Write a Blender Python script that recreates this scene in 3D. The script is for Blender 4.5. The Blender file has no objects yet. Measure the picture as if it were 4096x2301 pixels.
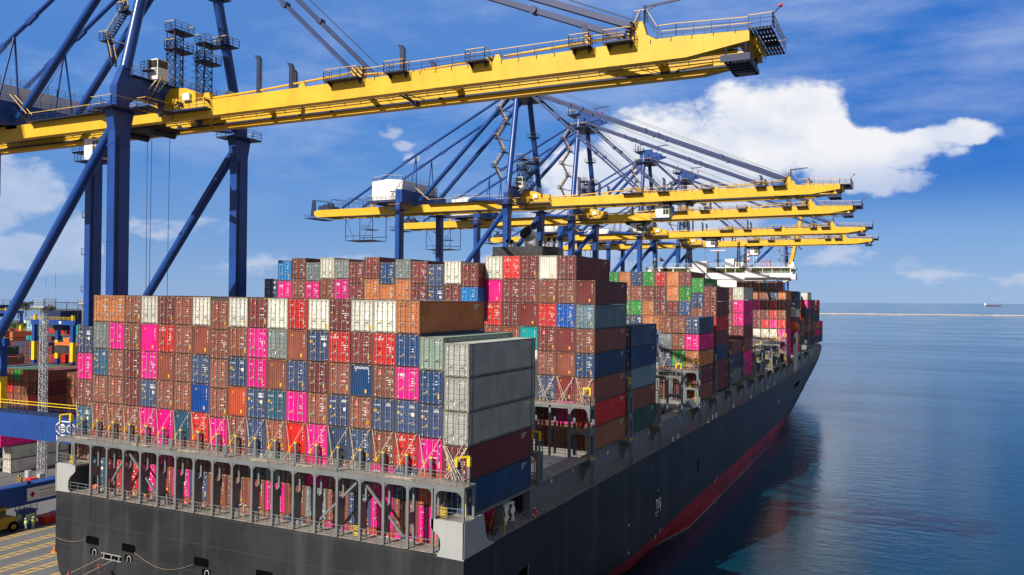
import bpy, bmesh, math, random
from mathutils import Matrix, Vector
random.seed(7)
PI = math.pi
scene = bpy.context.scene
COL = scene.collection
R_ = math.radians

# ------------------------------------------------------------------ helpers
class MB:
    """collects shapes; build() links them as ONE mesh object"""
    def __init__(s): s.v=[]; s.f=[]; s.m=[]; s.sm=[]
    def add(s, vs, fs, m=0, smooth=False):
        o=len(s.v); s.v.extend(tuple(p) for p in vs)
        for f in fs:
            s.f.append([o+i for i in f]); s.m.append(m); s.sm.append(smooth)
    def quad(s,a,b,c,d,m=0): s.add([a,b,c,d],[(0,1,2,3)],m)
    def box(s,x0,x1,y0,y1,z0,z1,m=0):
        if x0>x1: x0,x1=x1,x0
        if y0>y1: y0,y1=y1,y0
        if z0>z1: z0,z1=z1,z0
        s.add([(x0,y0,z0),(x1,y0,z0),(x1,y1,z0),(x0,y1,z0),(x0,y0,z1),(x1,y0,z1),(x1,y1,z1),(x0,y1,z1)],
              [(0,3,2,1),(4,5,6,7),(0,1,5,4),(1,2,6,5),(2,3,7,6),(3,0,4,7)],m)
    def hexa(s,lo,hi,m=0):
        s.add(list(lo)+list(hi),[(0,3,2,1),(4,5,6,7),(0,1,5,4),(1,2,6,5),(2,3,7,6),(3,0,4,7)],m)
    def frustum(s,b,t,m=0):
        """b,t = (x0,x1,y0,y1,z)"""
        f=lambda q:[(q[0],q[2],q[4]),(q[1],q[2],q[4]),(q[1],q[3],q[4]),(q[0],q[3],q[4])]
        s.hexa(f(b),f(t),m)
    def tube(s,p,q,r,n=8,m=0,r2=None,caps=True):
        p=Vector(p); q=Vector(q); d=(q-p)
        if d.length<1e-6: return
        d.normalize(); a=d.orthogonal().normalized(); b=d.cross(a)
        r2=r if r2 is None else r2
        vs=[]
        for c,rr in ((p,r),(q,r2)):
            for i in range(n):
                t=2*PI*i/n; vs.append(c+(a*math.cos(t)+b*math.sin(t))*rr)
        fs=[(i,(i+1)%n,n+(i+1)%n,n+i) for i in range(n)]
        s.add(vs,fs,m,n>5)
        if caps: s.add(vs[:n],[tuple(range(n))[::-1]],m); s.add(vs[n:],[tuple(range(n))],m)
    def beam(s,p,q,w,h,m=0,up=(0,0,1)):
        p=Vector(p); q=Vector(q); d=(q-p).normalized(); up=Vector(up)
        a=d.cross(up)
        if a.length<1e-4: a=d.cross(Vector((0,1,0)))
        a.normalize(); b=a.cross(d)
        f=lambda c:[c-a*w/2-b*h/2,c+a*w/2-b*h/2,c+a*w/2+b*h/2,c-a*w/2+b*h/2]
        s.hexa(f(p),f(q),m)
    def prism(s,poly,axis,a0,a1,m=0):
        """poly of 2d points in the plane normal to axis, extruded a0..a1"""
        def P(u,v,w): return ((w,u,v),(u,w,v),(u,v,w))[axis]
        n=len(poly)
        vs=[P(u,v,a0) for u,v in poly]+[P(u,v,a1) for u,v in poly]
        s.add(vs,[tuple(range(n)),tuple(range(2*n-1,n-1,-1))]+[(i,n+i,n+(i+1)%n,(i+1)%n) for i in range(n)],m)
    def sphere(s,c,r,n=8,m=0,sz=1.0):
        c=Vector(c); vs=[]; fs=[]; k=n//2
        for j in range(k+1):
            t=PI*j/k
            for i in range(n):
                a=2*PI*i/n; vs.append((c.x+r*math.sin(t)*math.cos(a),c.y+r*math.sin(t)*math.sin(a),c.z+r*sz*math.cos(t)))
        for j in range(k):
            for i in range(n): fs.append((j*n+i,(j+1)*n+i,(j+1)*n+(i+1)%n,j*n+(i+1)%n))
        s.add(vs,fs,m,True)
    def rail(s,pts,h=1.1,step=1.6,r=.03,m=0,mt=None,rails=2):
        mt=m if mt is None else mt
        for a,b in zip(pts[:-1],pts[1:]):
            a=Vector(a); b=Vector(b); L=(b-a).length; n=max(1,int(round(L/step)))
            for i in range(n+1):
                p=a.lerp(b,i/n); s.tube(p,p+Vector((0,0,h)),r,4,m,caps=False)
            for k in range(rails+1):
                z=h*(1-k/(rails+1.0)); s.tube(a+Vector((0,0,z)),b+Vector((0,0,z)),r*(1.15 if k==0 else .8),4,mt if k==0 else m,caps=False)
    def merge(s,o,off=(0,0,0),m=None):
        k=len(s.v); s.v.extend((x+off[0],y+off[1],z+off[2]) for x,y,z in o.v)
        s.f.extend([[k+i for i in f] for f in o.f]); s.m.extend(o.m if m is None else [m]*len(o.m)); s.sm.extend(o.sm)
    def mesh(s,name,mats):
        me=bpy.data.meshes.new(name); me.from_pydata(s.v,[],s.f)
        for mt in mats: me.materials.append(mt)
        if s.f:
            me.polygons.foreach_set('material_index',s.m); me.polygons.foreach_set('use_smooth',s.sm)
        me.update(); return me
    def build(s,name,mats,parent=None,loc=None):
        if not isinstance(mats,(list,tuple)): mats=[mats]
        return link(name,s.mesh(name,mats),parent,loc)

def link(name,data,parent=None,loc=None):
    o=bpy.data.objects.new(name,data); COL.objects.link(o)
    if parent is not None: o.parent=parent
    if loc is not None: o.location=loc
    return o
def tag(o,label=None,cat=None,group=None,kind=None):
    if label: o['label']=label
    if cat: o['category']=cat
    if group: o['group']=group
    if kind: o['kind']=kind
    return o
def empty(name,loc,label,cat,group=None,rz=0):
    o=bpy.data.objects.new(name,None); COL.objects.link(o); o.location=loc; o.rotation_euler=(0,0,rz)
    o.empty_display_size=.5
    return tag(o,label,cat,group)
def copy_tree(o,parent=None):
    c=o.copy(); COL.objects.link(c); c.parent=parent
    for ch in o.children: copy_tree(ch,c)
    return c

_txt={}
def text_geo(t,bold=0.0):
    """flat glyph mesh of a word: verts (x,y), faces, width; height of capitals = 1"""
    k=(t,bold)
    if k in _txt: return _txt[k]
    cu=bpy.data.curves.new('lettering','FONT'); cu.body=t; cu.size=1.43; cu.resolution_u=2; cu.offset=bold
    ob=bpy.data.objects.new('lettering',cu); COL.objects.link(ob)
    bpy.context.view_layer.update()
    me=bpy.data.meshes.new_from_object(ob.evaluated_get(bpy.context.evaluated_depsgraph_get()))
    vs=[(v.co.x,v.co.y) for v in me.vertices]; fs=[tuple(p.vertices) for p in me.polygons]
    bpy.data.objects.remove(ob); bpy.data.curves.remove(cu); bpy.data.meshes.remove(me)
    w=max(v[0] for v in vs) if vs else 1
    _txt[k]=(vs,fs,w); return _txt[k]
def put_text(mb,t,org,du,dv,size,m=0,width=None,bold=0.02):
    vs,fs,w=text_geo(t,bold); org=Vector(org); du=Vector(du); dv=Vector(dv)
    sx=size if width is None else width/w
    mb.add([org+du*(x*sx)+dv*(y*size) for x,y in vs],fs,m)

# ------------------------------------------------------------------ frames (ship lies 0.4 degrees off the vertical of the cranes)
TH=0.0065; PV=Vector((-7,0,20))
T4=Matrix.Translation(PV)@Matrix.Rotation(TH,4,'Y')@Matrix.Translation(-PV)

# ------------------------------------------------------------------ materials
def nodes(name):
    m=bpy.data.materials.new(name); m.use_nodes=True; nt=m.node_tree
    b=nt.nodes['Principled BSDF']; return m,nt,b
def N(nt,t,**kw):
    n=nt.nodes.new(t)
    for k,v in kw.items():
        if k.startswith('i_'):
            key=k[2:]; n.inputs[int(key) if key.isdigit() else key.replace('_',' ')].default_value=v
        else: setattr(n,k,v)
    return n
def ramp(nt,fac,stops):
    r=N(nt,'ShaderNodeValToRGB'); e=r.color_ramp.elements
    while len(e)<len(stops): e.new(.5)
    for el,(p,c) in zip(e,stops): el.position=p; el.color=(c[0],c[1],c[2],1) if not isinstance(c,(int,float)) else (c,c,c,1)
    nt.links.new(fac,r.inputs[0]); return r.outputs[0]
def mixc(nt,fac,a,b,mode='MIX'):
    n=N(nt,'ShaderNodeMix',data_type='RGBA',blend_type=mode)
    for sock,val in ((0,fac),(6,a),(7,b)):
        if isinstance(val,(int,float)): n.inputs[sock].default_value=val
        elif isinstance(val,tuple): n.inputs[sock].default_value=(val[0],val[1],val[2],1)
        else: nt.links.new(val,n.inputs[sock])
    return n.outputs[2]
def coords(nt,scale=(1,1,1),kind='Object'):
    tc=N(nt,'ShaderNodeTexCoord'); mp=N(nt,'ShaderNodeMapping'); mp.inputs['Scale'].default_value=scale
    nt.links.new(tc.outputs[kind],mp.inputs[0]); return mp.outputs[0]
def noise(nt,vec,scale,detail=4,rough=.55):
    n=N(nt,'ShaderNodeTexNoise'); n.inputs['Scale'].default_value=scale; n.inputs['Detail'].default_value=detail; n.inputs['Roughness'].default_value=rough
    if vec is not None: nt.links.new(vec,n.inputs['Vector'])
    return n.outputs['Fac']
def paint(name,c,rough=.5,var=.18,scale=.6,metal=0,streak=.0,spec=.4,dirt=(.12,.09,.06)):
    m,nt,b=nodes(name)
    f=noise(nt,coords(nt),scale,5)
    d=tuple(x*(1-var) for x in c); l=tuple(min(1,x*(1+var)) for x in c)
    col=ramp(nt,f,[(.3,d),(.7,l)])
    if streak:
        g=noise(nt,coords(nt,(1.3,1.3,.07)),1.2,4)
        k=ramp(nt,g,[(.52,0),(.78,streak)])
        col=mixc(nt,k,col,dirt)
    nt.links.new(col,b.inputs['Base Color'])
    rr=N(nt,'ShaderNodeMapRange'); nt.links.new(f,rr.inputs[0]); rr.inputs[3].default_value=max(.05,rough-.12); rr.inputs[4].default_value=min(1,rough+.12)
    nt.links.new(rr.outputs[0],b.inputs['Roughness'])
    b.inputs['Metallic'].default_value=metal; b.inputs['Specular IOR Level'].default_value=spec
    return m
def flat(name,c,rough=.6,emit=None):
    m,nt,b=nodes(name); b.inputs['Base Color'].default_value=(*c,1); b.inputs['Roughness'].default_value=rough
    if emit: b.inputs['Emission Color'].default_value=(*c,1); b.inputs['Emission Strength'].default_value=emit
    return m
M={}
M['yellow']=paint('crane_yellow',(.74,.435,.025),.45,.12,.25,streak=.28,dirt=(.30,.17,.03))
M['blue']=paint('crane_blue',(.014,.062,.27),.33,.15,.2,streak=.10,dirt=(.05,.08,.20))
M['dkblue']=paint('walkway_steel',(.016,.026,.085),.5,.2)
M['stay']=paint('stay_steel',(.028,.045,.14),.45,.12)
M['railtop']=paint('handrail_yellow',(.72,.47,.10),.5,.1)
M['white']=paint('white_paint',(.78,.78,.76),.5,.05,.3,streak=.10,dirt=(.4,.36,.3))
M['dark']=paint('dark_machinery',(.035,.035,.04),.5,.4)
M['black']=flat('black_void',(.004,.004,.005),.8); M['black'].node_tree.nodes['Principled BSDF'].inputs['Specular IOR Level'].default_value=0
M['glass']=paint('window_glass',(.05,.06,.025),.12,.3,.4,spec=.4)
M['steel']=paint('rod_steel',(.42,.41,.38),.42,.2,2.,metal=.35)
M['shipgrey']=paint('ship_grey_paint',(.165,.182,.19),.5,.15,.4,streak=.45,dirt=(.13,.11,.09))
M['bulwark']=paint('bulwark_paint',(.36,.37,.37),.5,.06,.3,streak=.10,dirt=(.22,.2,.18))
M['deck']=paint('deck_paint',(.27,.25,.22),.75,.22,.9)
M['hatch']=paint('hatch_cover_paint',(.33,.33,.30),.7,.2,.5)
M['rope']=paint('mooring_rope',(.33,.27,.19),.8,.25,3.); M['rod']=paint('lashing_rod_galvanised',(.55,.47,.36),.5,.25,2.)
M['wdecal']=flat('white_sticker',(.82,.82,.80)); M['ydecal']=flat('yellow_sticker',(.78,.44,.02)); M['plate']=paint('data_plate',(.23,.22,.17),.5,.3,2.)
M['rdecal']=flat('red_sticker',(.72,.03,.05)); M['bdecal']=flat('dark_blue_lettering',(.03,.04,.14))
M['gap']=flat('door_gasket',(.012,.012,.013),.8)
M['red']=paint('red_plastic',(.62,.04,.025),.5,.2,1.)
M['oldyellow']=paint('worn_yellow',(.42,.29,.03),.6,.3,1.,streak=.4); M['rigyellow']=paint('safety_yellow',(.80,.55,.02),.5,.1,1.)
M['galv']=paint('galvanised_mast',(.50,.51,.53),.45,.12,1.,metal=.3)
M['orange']=paint('orange_paint',(.75,.17,.04),.5,.15,1.)
M['skin']=flat('skin',(.42,.25,.17)); M['hiviz']=flat('hi_vis_cloth',(.55,.85,.05),.8); M['cloth']=paint('pale_overalls',(.42,.45,.50),.85,.15,5.)

# container paint takes its colour from the object, so one mesh serves every colour
def container_paint():
    m,nt,b=nodes('container_paint')
    oi=N(nt,'ShaderNodeObjectInfo')
    tc=N(nt,'ShaderNodeTexCoord'); ad=N(nt,'ShaderNodeVectorMath',operation='ADD'); sc=N(nt,'ShaderNodeVectorMath',operation='SCALE')
    nt.links.new(oi.outputs['Location'],sc.inputs[0]); sc.inputs['Scale'].default_value=1.37
    nt.links.new(tc.outputs['Object'],ad.inputs[0]); nt.links.new(sc.outputs[0],ad.inputs[1])
    v=ad.outputs[0]
    f=noise(nt,v,.55,5,.6)
    k=ramp(nt,f,[(.25,.74),(.75,1.14)])
    col=mixc(nt,1.0,oi.outputs['Color'],k,'MULTIPLY')
    mp=N(nt,'ShaderNodeMapping'); mp.inputs['Scale'].default_value=(2.2,2.2,.16); nt.links.new(v,mp.inputs[0])
    g=noise(nt,mp.outputs[0],1.5,5,.6)
    col=mixc(nt,ramp(nt,g,[(.56,0),(.80,.42)]),col,(.10,.055,.03))
    h=noise(nt,v,2.6,6,.7)
    col=mixc(nt,ramp(nt,h,[(.66,0),(.74,.75)]),col,(.11,.05,.025))
    fd=noise(nt,v,.23,3,.5)
    col=mixc(nt,ramp(nt,fd,[(.5,0),(.8,.07)]),col,(.55,.5,.46))
    nt.links.new(col,b.inputs['Base Color']); b.inputs['Roughness'].default_value=.5; b.inputs['Specular IOR Level'].default_value=.4
    return m
M['cont']=container_paint()
def frame_paint():
    m,nt,b=nodes('grimy_frame_paint'); oi=N(nt,'ShaderNodeObjectInfo'); f=noise(nt,coords(nt),2.2,5,.6)
    col=mixc(nt,ramp(nt,f,[(.3,.35),(.7,.85)]),oi.outputs['Color'],(.045,.034,.028)); nt.links.new(col,b.inputs['Base Color']); b.inputs['Roughness'].default_value=.6
    return m
M['frame']=frame_paint()

def hull_paint():
    m,nt,b=nodes('hull_paint')
    tc=N(nt,'ShaderNodeTexCoord'); sp=N(nt,'ShaderNodeSeparateXYZ'); nt.links.new(tc.outputs['Object'],sp.inputs[0])
    big=noise(nt,coords(nt,(.12,.05,.12)),1.,5,.6)
    c1=ramp(nt,big,[(.3,(.024,.025,.028)),(.7,(.040,.041,.045))])
    st=noise(nt,coords(nt,(.55,.55,.03)),1.,4,.6)
    c1=mixc(nt,ramp(nt,st,[(.50,0),(.74,.38)]),c1,(.11,.11,.11))
    rs=noise(nt,coords(nt,(1.1,1.1,.08)),1.3,5,.65)
    c1=mixc(nt,ramp(nt,rs,[(.62,0),(.80,.55)]),c1,(.10,.055,.03))
    rn=noise(nt,coords(nt,(.2,.06,.5)),1.4,6,.65)
    cr=ramp(nt,rn,[(.25,(.16,.016,.022)),(.5,(.34,.022,.03)),(.75,(.42,.04,.045))])
    wob=noise(nt,coords(nt,(.3,.25,.3)),1.,4,.6)
    md=N(nt,'ShaderNodeMath',operation='MULTIPLY_ADD'); nt.links.new(wob,md.inputs[0]); md.inputs[1].default_value=.5; nt.links.new(sp.outputs[2],md.inputs[2])
    lt=N(nt,'ShaderNodeMath',operation='LESS_THAN'); nt.links.new(md.outputs[0],lt.inputs[0]); lt.inputs[1].default_value=4.15
    col=mixc(nt,lt.outputs[0],c1,cr)
    l2=N(nt,'ShaderNodeMath',operation='LESS_THAN'); nt.links.new(md.outputs[0],l2.inputs[0]); l2.inputs[1].default_value=.55
    col=mixc(nt,l2.outputs[0],col,(.30,.22,.22))
    nt.links.new(col,b.inputs['Base Color']); b.inputs['Roughness'].default_value=.5; b.inputs['Specular IOR Level'].default_value=.12
    # large scuffed patches, plate seams
    pt=noise(nt,coords(nt,(.2,.035,.16)),1.,3,.5)
    col=mixc(nt,ramp(nt,pt,[(.50,0),(.56,.55)]),col,mixc(nt,.6,col,(.012,.013,.018)))
    br=N(nt,'ShaderNodeTexBrick'); mpb=N(nt,'ShaderNodeMapping'); mpb.inputs['Rotation'].default_value=(0,R_(90),R_(90)); nt.links.new(tc.outputs['Object'],mpb.inputs[0]); nt.links.new(mpb.outputs[0],br.inputs['Vector'])
    br.inputs['Scale'].default_value=1; br.inputs['Mortar Size'].default_value=.035; br.inputs['Brick Width'].default_value=11; br.inputs['Row Height'].default_value=2.7; br.inputs['Color1'].default_value=(0,0,0,1); br.inputs['Color2'].default_value=(0,0,0,1); br.inputs['Mortar'].default_value=(1,1,1,1)
    col=mixc(nt,mixc(nt,1.0,br.outputs['Color'],(.45,.45,.45),'MULTIPLY'),col,(.07,.07,.075))
    nt.links.new(col,b.inputs['Base Color'])
    bp=N(nt,'ShaderNodeBump'); bp.inputs['Strength'].default_value=.25; bp.inputs['Distance'].default_value=.05
    nt.links.new(noise(nt,coords(nt,(.5,.35,.4)),1.,3),bp.inputs['Height']); nt.links.new(bp.outputs[0],b.inputs['Normal'])
    return m
M['hull']=hull_paint()

def stripes(name,c1,c2,scale,axis=(1,0,1)):
    m,nt,b=nodes(name)
    tc=N(nt,'ShaderNodeTexCoord'); d=N(nt,'ShaderNodeVectorMath',operation='DOT_PRODUCT'); nt.links.new(tc.outputs['Object'],d.inputs[0]); d.inputs[1].default_value=axis
    a=N(nt,'ShaderNodeMath',operation='MULTIPLY'); nt.links.new(d.outputs['Value'],a.inputs[0]); a.inputs[1].default_value=scale
    fr=N(nt,'ShaderNodeMath',operation='FRACT'); nt.links.new(a.outputs[0],fr.inputs[0])
    lt=N(nt,'ShaderNodeMath',operation='LESS_THAN'); nt.links.new(fr.outputs[0],lt.inputs[0]); lt.inputs[1].default_value=.5
    nt.links.new(mixc(nt,lt.outputs[0],c1,c2),b.inputs['Base Color']); b.inputs['Roughness'].default_value=.5
    return m
M['hazard']=stripes('hazard_stripes',(.70,.38,.02),(.012,.012,.012),1.7,(1,1,1))

def concrete():
    m,nt,b=nodes('quay_concrete')
    a=noise(nt,coords(nt,(.05,.05,.05)),1.,6,.6); c=noise(nt,coords(nt,(1,1,1)),1.3,6,.65)
    col=mixc(nt,.5,ramp(nt,a,[(.3,(.10,.10,.105)),(.7,(.18,.18,.18))]),ramp(nt,c,[(.3,(.11,.11,.115)),(.7,(.18,.178,.175))]))
    k=noise(nt,coords(nt,(.35,.03,1)),1.,5,.6)
    col=mixc(nt,ramp(nt,k,[(.50,0),(.70,.65)]),col,(.06,.06,.063)); k2=noise(nt,coords(nt,(.22,.22,1)),1.,6,.7); col=mixc(nt,ramp(nt,k2,[(.58,0),(.66,.5)]),col,(.055,.052,.05))
    nt.links.new(col,b.inputs['Base Color']); b.inputs['Roughness'].default_value=.85
    return m
M['quay']=concrete()
M['marking']=paint('yellow_road_paint',(.72,.46,.06),.8,.25,3.)
def water():
    m,nt,b=nodes('harbour_water')
    big=noise(nt,coords(nt,(.0045,.012,1)),1.,4,.55)
    col=ramp(nt,big,[(.3,(.000,.030,.055)),(.7,(.002,.046,.078))])
    nt.links.new(col,b.inputs['Base Color']); b.inputs['IOR'].default_value=1.33
    rg=ramp(nt,noise(nt,coords(nt,(.006,.03,1)),1.,5,.6),[(.42,.07),(.62,.16)])
    nt.links.new(rg,b.inputs['Roughness'])
    h1=noise(nt,coords(nt,(.22,.42,1)),1.,5,.6); h2=noise(nt,coords(nt,(.9,1.8,1)),1.,3,.5)
    ad=N(nt,'ShaderNodeMath',operation='MULTIPLY_ADD'); nt.links.new(h2,ad.inputs[0]); ad.inputs[1].default_value=.22; nt.links.new(h1,ad.inputs[2])
    bp=N(nt,'ShaderNodeBump'); bp.inputs['Strength'].default_value=.6; bp.inputs['Distance'].default_value=.17
    nt.links.new(ad.outputs[0],bp.inputs['Height']); nt.links.new(bp.outputs[0],b.inputs['Normal'])
    return m
M['water']=water()
def leafmat(name,c1,c2):
    m,nt,b=nodes(name); oi=noise(nt,coords(nt),.35,4)
    nt.links.new(ramp(nt,oi,[(.3,c1),(.7,c2)]),b.inputs['Base Color']); b.inputs['Roughness'].default_value=.7
    b.inputs['Subsurface Weight'].default_value=0
    return m
M['leaf']=leafmat('mangrove_leaves',(.035,.075,.012),(.10,.17,.025)); M['bark']=paint('bark',(.10,.075,.05),.9,.3,1.)
M['scrub']=leafmat('scrub',(.05,.06,.03),(.10,.11,.06)); M['hill']=leafmat('hill_haze',(.10,.16,.20),(.12,.18,.22))
# ------------------------------------------------------------------ shipping containers
W2=2.438; P=2.4618
CM=[M['cont'],M['wdecal'],M['ydecal'],M['steel'],M['plate'],M['rdecal'],M['gap'],M['bdecal'],M['black'],M['frame']]
def wave(n,a0,a1,base,depth):
    """trapezoid corrugation along a (a, offset) polyline"""
    pts=[]; s=(a1-a0)/n
    for i in range(n):
        a=a0+i*s; pts+=[(a,base),(a+.30*s,base),(a+.42*s,base+depth),(a+.88*s,base+depth)]
    pts.append((a1,base)); return pts
def body_mesh(L,H,end,fine=True,txt=None):
    b=MB(); w=.14
    for x in (0,W2-w):
        for y in (0,L-w): b.box(x,x+w,y,y+w,.02,H-.02,9)
    if L>13:
        for x in (0,W2-.1):
            for y in (.70,L-.82): b.box(x-.004,x+.104,y,y+.12,.15,H-.1,9)
    for x in (0.012,W2-.112):
        b.box(x,x+.1,w,L-w,.03,.19,9); b.box(x,x+.1,w,L-w,H-.10,H-.012,9)
    for y in (.012,L-.112):
        b.box(w,W2-w,y,y+.1,.03,.17,9); b.box(w,W2-w,y,y+.1,H-.15,H-.012,9)
    # castings
    for x in (-.004,W2-.166):
        for y in (-.006,L-.164):
            for z in (0,H-.118): b.box(x,x+.17,y,y+.17,z,z+.118,9)
    # corrugated sides
    n=int(L/.29)
    for side in (0,1):
        pts=wave(n,w,L-w,.028,.036)
        X=(lambda d:d) if side==0 else (lambda d:W2-d)
        vs=[(X(d),a,.19) for a,d in pts]+[(X(d),a,H-.1) for a,d in pts]; k=len(pts)
        fs=[(i,i+1,k+i+1,k+i) for i in range(k-1)]
        if side==0: fs=[f[::-1] for f in fs]
        b.add(vs,fs)
    # roof (shallow ribs) and floor
    pts=wave(int(L/.5),.1,L-.1,H-.03,-.018)
    k=len(pts); b.add([(.1,a,z) for a,z in pts]+[(W2-.1,a,z) for a,z in pts],[(i,k+i,k+i+1,i+1) for i in range(k-1)])
    b.quad((.1,.1,.1),(.1,L-.1,.1),(W2-.1,L-.1,.1),(W2-.1,.1,.1))
    def blind(y,sgn,c=0):
        pts=wave(9,w,W2-w,y,sgn*.05); k=len(pts)
        vs=[(a,d,.17) for a,d in pts]+[(a,d,H-.15) for a,d in pts]
        fs=[(i,i+1,k+i+1,k+i) for i in range(k-1)]
        if sgn<0: fs=[f[::-1] for f in fs]
        b.add(vs,fs)
    blind(L-.03,-1)
    if end=='corr':
        blind(.03,1)
        # vertical number on a rib and a plate near the foot
        for i in range(9):
            if i in (4,7): continue
            b.box(1.99,2.06,.022,.027,H-.55-i*.13,H-.47-i*.13,1)
        b.box(1.62,1.80,.022,.028,.32,.66,2); b.prism([(.52,H-.62),(.70,H-.62),(.61,H-.42)],1,.022,.028,2)
        b.box(.2,.6,.0,.025,.03,.0,0)
        if txt: put_text(b,txt,(.42,.018,H-.42),(1,0,0),(0,0,1),.22,1,width=1.6)
    else:
        b.quad((w,.07,.17),(W2-w,.07,.17),(W2-w,.07,H-.15),(w,.07,H-.15),6)
    for r_ in range(3):
        for i in range(7-2*r_): b.quad((W2-.006,L-2.2+i*.17,H-.42-r_*.2),(W2-.006,L-2.09+i*.17,H-.42-r_*.2),(W2-.006,L-2.09+i*.17,H-.33-r_*.2),(W2-.006,L-2.2+i*.17,H-.33-r_*.2),1)
    b.quad((W2+.002,.35,1.2),(W2+.002,.5,1.2),(W2+.002,.5,1.5),(W2+.002,.35,1.5),2)
    # height marks on the top header
    for x in (.22,.31,.40,1.98,2.07,2.16):
        b.add([(x,.004,H-.09),(x+.05,.004,H-.09),(x+.075,.004,H-.035),(x+.025,.004,H-.035)],[(0,1,2,3)],2)
    return b
def door_mesh(side,H,style,gear,v=0):
    """one leaf, x from its outer edge; side 0 = left leaf"""
    b=MB(); w=1.065; z0=.175; z1=H-.155; q_=random.Random(v*7+side); keep=lambda p=.6: v==0 or q_.random()<p; dz=0 if v==0 else q_.uniform(-.03,.03); dx=0 if v==0 else q_.uniform(-.05,.06)
    ribs=[(.17,.30),(.36,.48),(.52,.64),(.68,.80)] if style!='reefer' else []
    prof=[(z0,.035)]
    hh=z1-z0
    if style=='flat': ribs=[(.24,.27),(.49,.52),(.74,.77)]
    for a,c in (ribs if style!='flat' else []):
        prof+=[(z0+a*hh-.05,.035),(z0+a*hh-.01,-.008),(z0+c*hh-.04,-.008),(z0+c*hh,.035)]
    prof.append((z1,.035))
    if ribs and style!='flat':
        k=len(prof)
        b.add([(.06,y,z) for z,y in prof]+[(w-.06,y,z) for z,y in prof],[(i,k+i,k+i+1,i+1) for i in range(k-1)])
    else:
        b.quad((.05,.03,z0),(w-.05,.03,z0),(w-.05,.03,z1),(.05,.03,z1))
        for a in (.25,.5,.74): b.box(.05,w-.05,.012,.03,z0+a*hh-.03,z0+a*hh+.03)
    for x in (0,w-.07): b.box(x,x+.07,-.002,.065,z0,z1)
    b.box(.07,w-.07,-.001,.065,z0,z0+.09); b.box(.07,w-.07,-.001,.065,z1-.09,z1)
    def D(x0,x1,za,zb,m,p=.58):
        if keep(p): b.box(x0+dx,x1+dx,-.016,-.006,z0+(za+dz)*hh,z0+(zb+dz)*hh,m)
    if side==1:
        for i,x in enumerate((.30,.39,.48,.57,.70,.79,.88)): D(x,x+.062,.865,.893,1)
        for x in (.66,.74,.82): D(x,x+.055,.815,.84,1)
        if style in ('std','one','kline','tal','hapag'):
            for r,z in enumerate((.66,.645-.08,.50,.42)):
                for q in range(3):
                    if (r+q)%3!=2 or r==1: D(.22+q*.24,.40+q*.24,z,z+.028,1)
        if style=='nyk':
            put_text(b,'NYK',(.30,-.017,z0+.80*hh),(1,0,0),(0,0,1),.19,1,bold=.03)
            D(.24,.90,.73,.785,1); D(.52,.84,.50,.62,1); D(.25,.45,.55,.6,2)
        D(.72,.86,.22,.31,1); D(.88,.98,.025,.05,1)
        if style=='white':
            D(.30,.62,.42,.62,1); D(.66,.94,.07,.19,2); b.prism([(.62,z0+.80*hh),(.84,z0+.80*hh),(.73,z0+.88*hh)],1,-.016,-.006,2)
        if style in ('std','tal'): D(.68,.90,.10,.22,2)
        if style=='hapag': 
            for z in (.62,.52,.44): D(.3,.85,z,z+.03,7)
    else:
        D(.10,.22,.15,.30,4); D(.12,.28,.05,.075,1)
        if style!='hapag': b.prism([(.56,z0+.33*hh),(.70,z0+.33*hh),(.63,z0+.40*hh)],1,-.016,-.006,2)
        if style=='one':
            put_text(b,'ONE',(.14,-.017,z0+.74*hh),(1,0,0),(0,0,1),.27,1,width=.72,bold=.045)
            D(.14,.86,.70,.71,1)
        elif style=='kline':
            put_text(b,'K LINE',(.10,-.017,z0+.81*hh),(1,0,0),(0,0,1),.17,1,width=.86,bold=.03); D(.50,.68,.48,.57,6); b.sphere((.62,-.012,z0+.92*hh),.09,8,1)
        elif style=='nyk':
            b.add([(.10,-.017,z0+.85*hh),(.27,-.017,z0+.82*hh),(.27,-.017,z0+.79*hh),(.10,-.017,z0+.82*hh)],[(3,2,1,0)],1)
            put_text(b,'NYK',(.32,-.017,z0+.80*hh),(1,0,0),(0,0,1),.13,1,width=.5); D(.07,.36,.60,.70,2); b.sphere((.55,-.012,z0+.55*hh),.08,8,1)
        elif style=='tal':
            D(.55,.80,.80,.92,5); D(.55,.80,.77,.80,1); put_text(b,'TAL',(.58,-.018,z0+.845*hh),(1,0,0),(0,0,1),.10,1,width=.2); b.sphere((.22,-.012,z0+.93*hh),.06,8,1)
        elif style=='hapag':
            put_text(b,'Hapag-Lloyd',(.08,-.017,z0+.87*hh),(1,0,0),(0,0,1),.14,7,width=.88)
        elif style=='white':
            D(.12,.36,.80,.93,1); D(.15,.22,.82,.91,5); D(.27,.33,.82,.91,7); D(.52,.60,.49,.53,5)
            b.prism([(.60,z0+.80*hh),(.82,z0+.80*hh),(.71,z0+.88*hh)],1,-.016,-.006,2)
        elif style=='std':
            D(.12,.5,.84,.86,1); D(.08,.24,.58,.61,2); b.sphere((.74,-.012,z0+.55*hh),.05,8,1)
        elif style=='grey':
            D(.12,.2,.8,.9,1); D(.74,.92,.1,.22,1); D(.7,.8,.45,.5,1)
    if gear: gear_into(b,H)
    return b
def gear_into(b,H,m=3):
    for x in (.27,.80):
        b.tube((x,-.055,.10),(x,-.055,H-.10),.026,6,m)
        for z in (.16,.9,H*.62,H-.16): b.box(x-.06,x+.06,-.075,-.002,z-.03,z+.03,m)
        s=1 if x>.5 else -1
        b.beam((x,-.09,1.02 if s>0 else .88),(x-s*.40,-.09,.98 if s>0 else .84),.03,.05,m)
    return b
def gear_mesh(H):
    b=MB(); return gear_into(b,H,0)
_mc={}
def getmesh(key,fn,mats):
    if key not in _mc: _mc[key]=fn().mesh(key[0],mats)
    return _mc[key]
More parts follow.
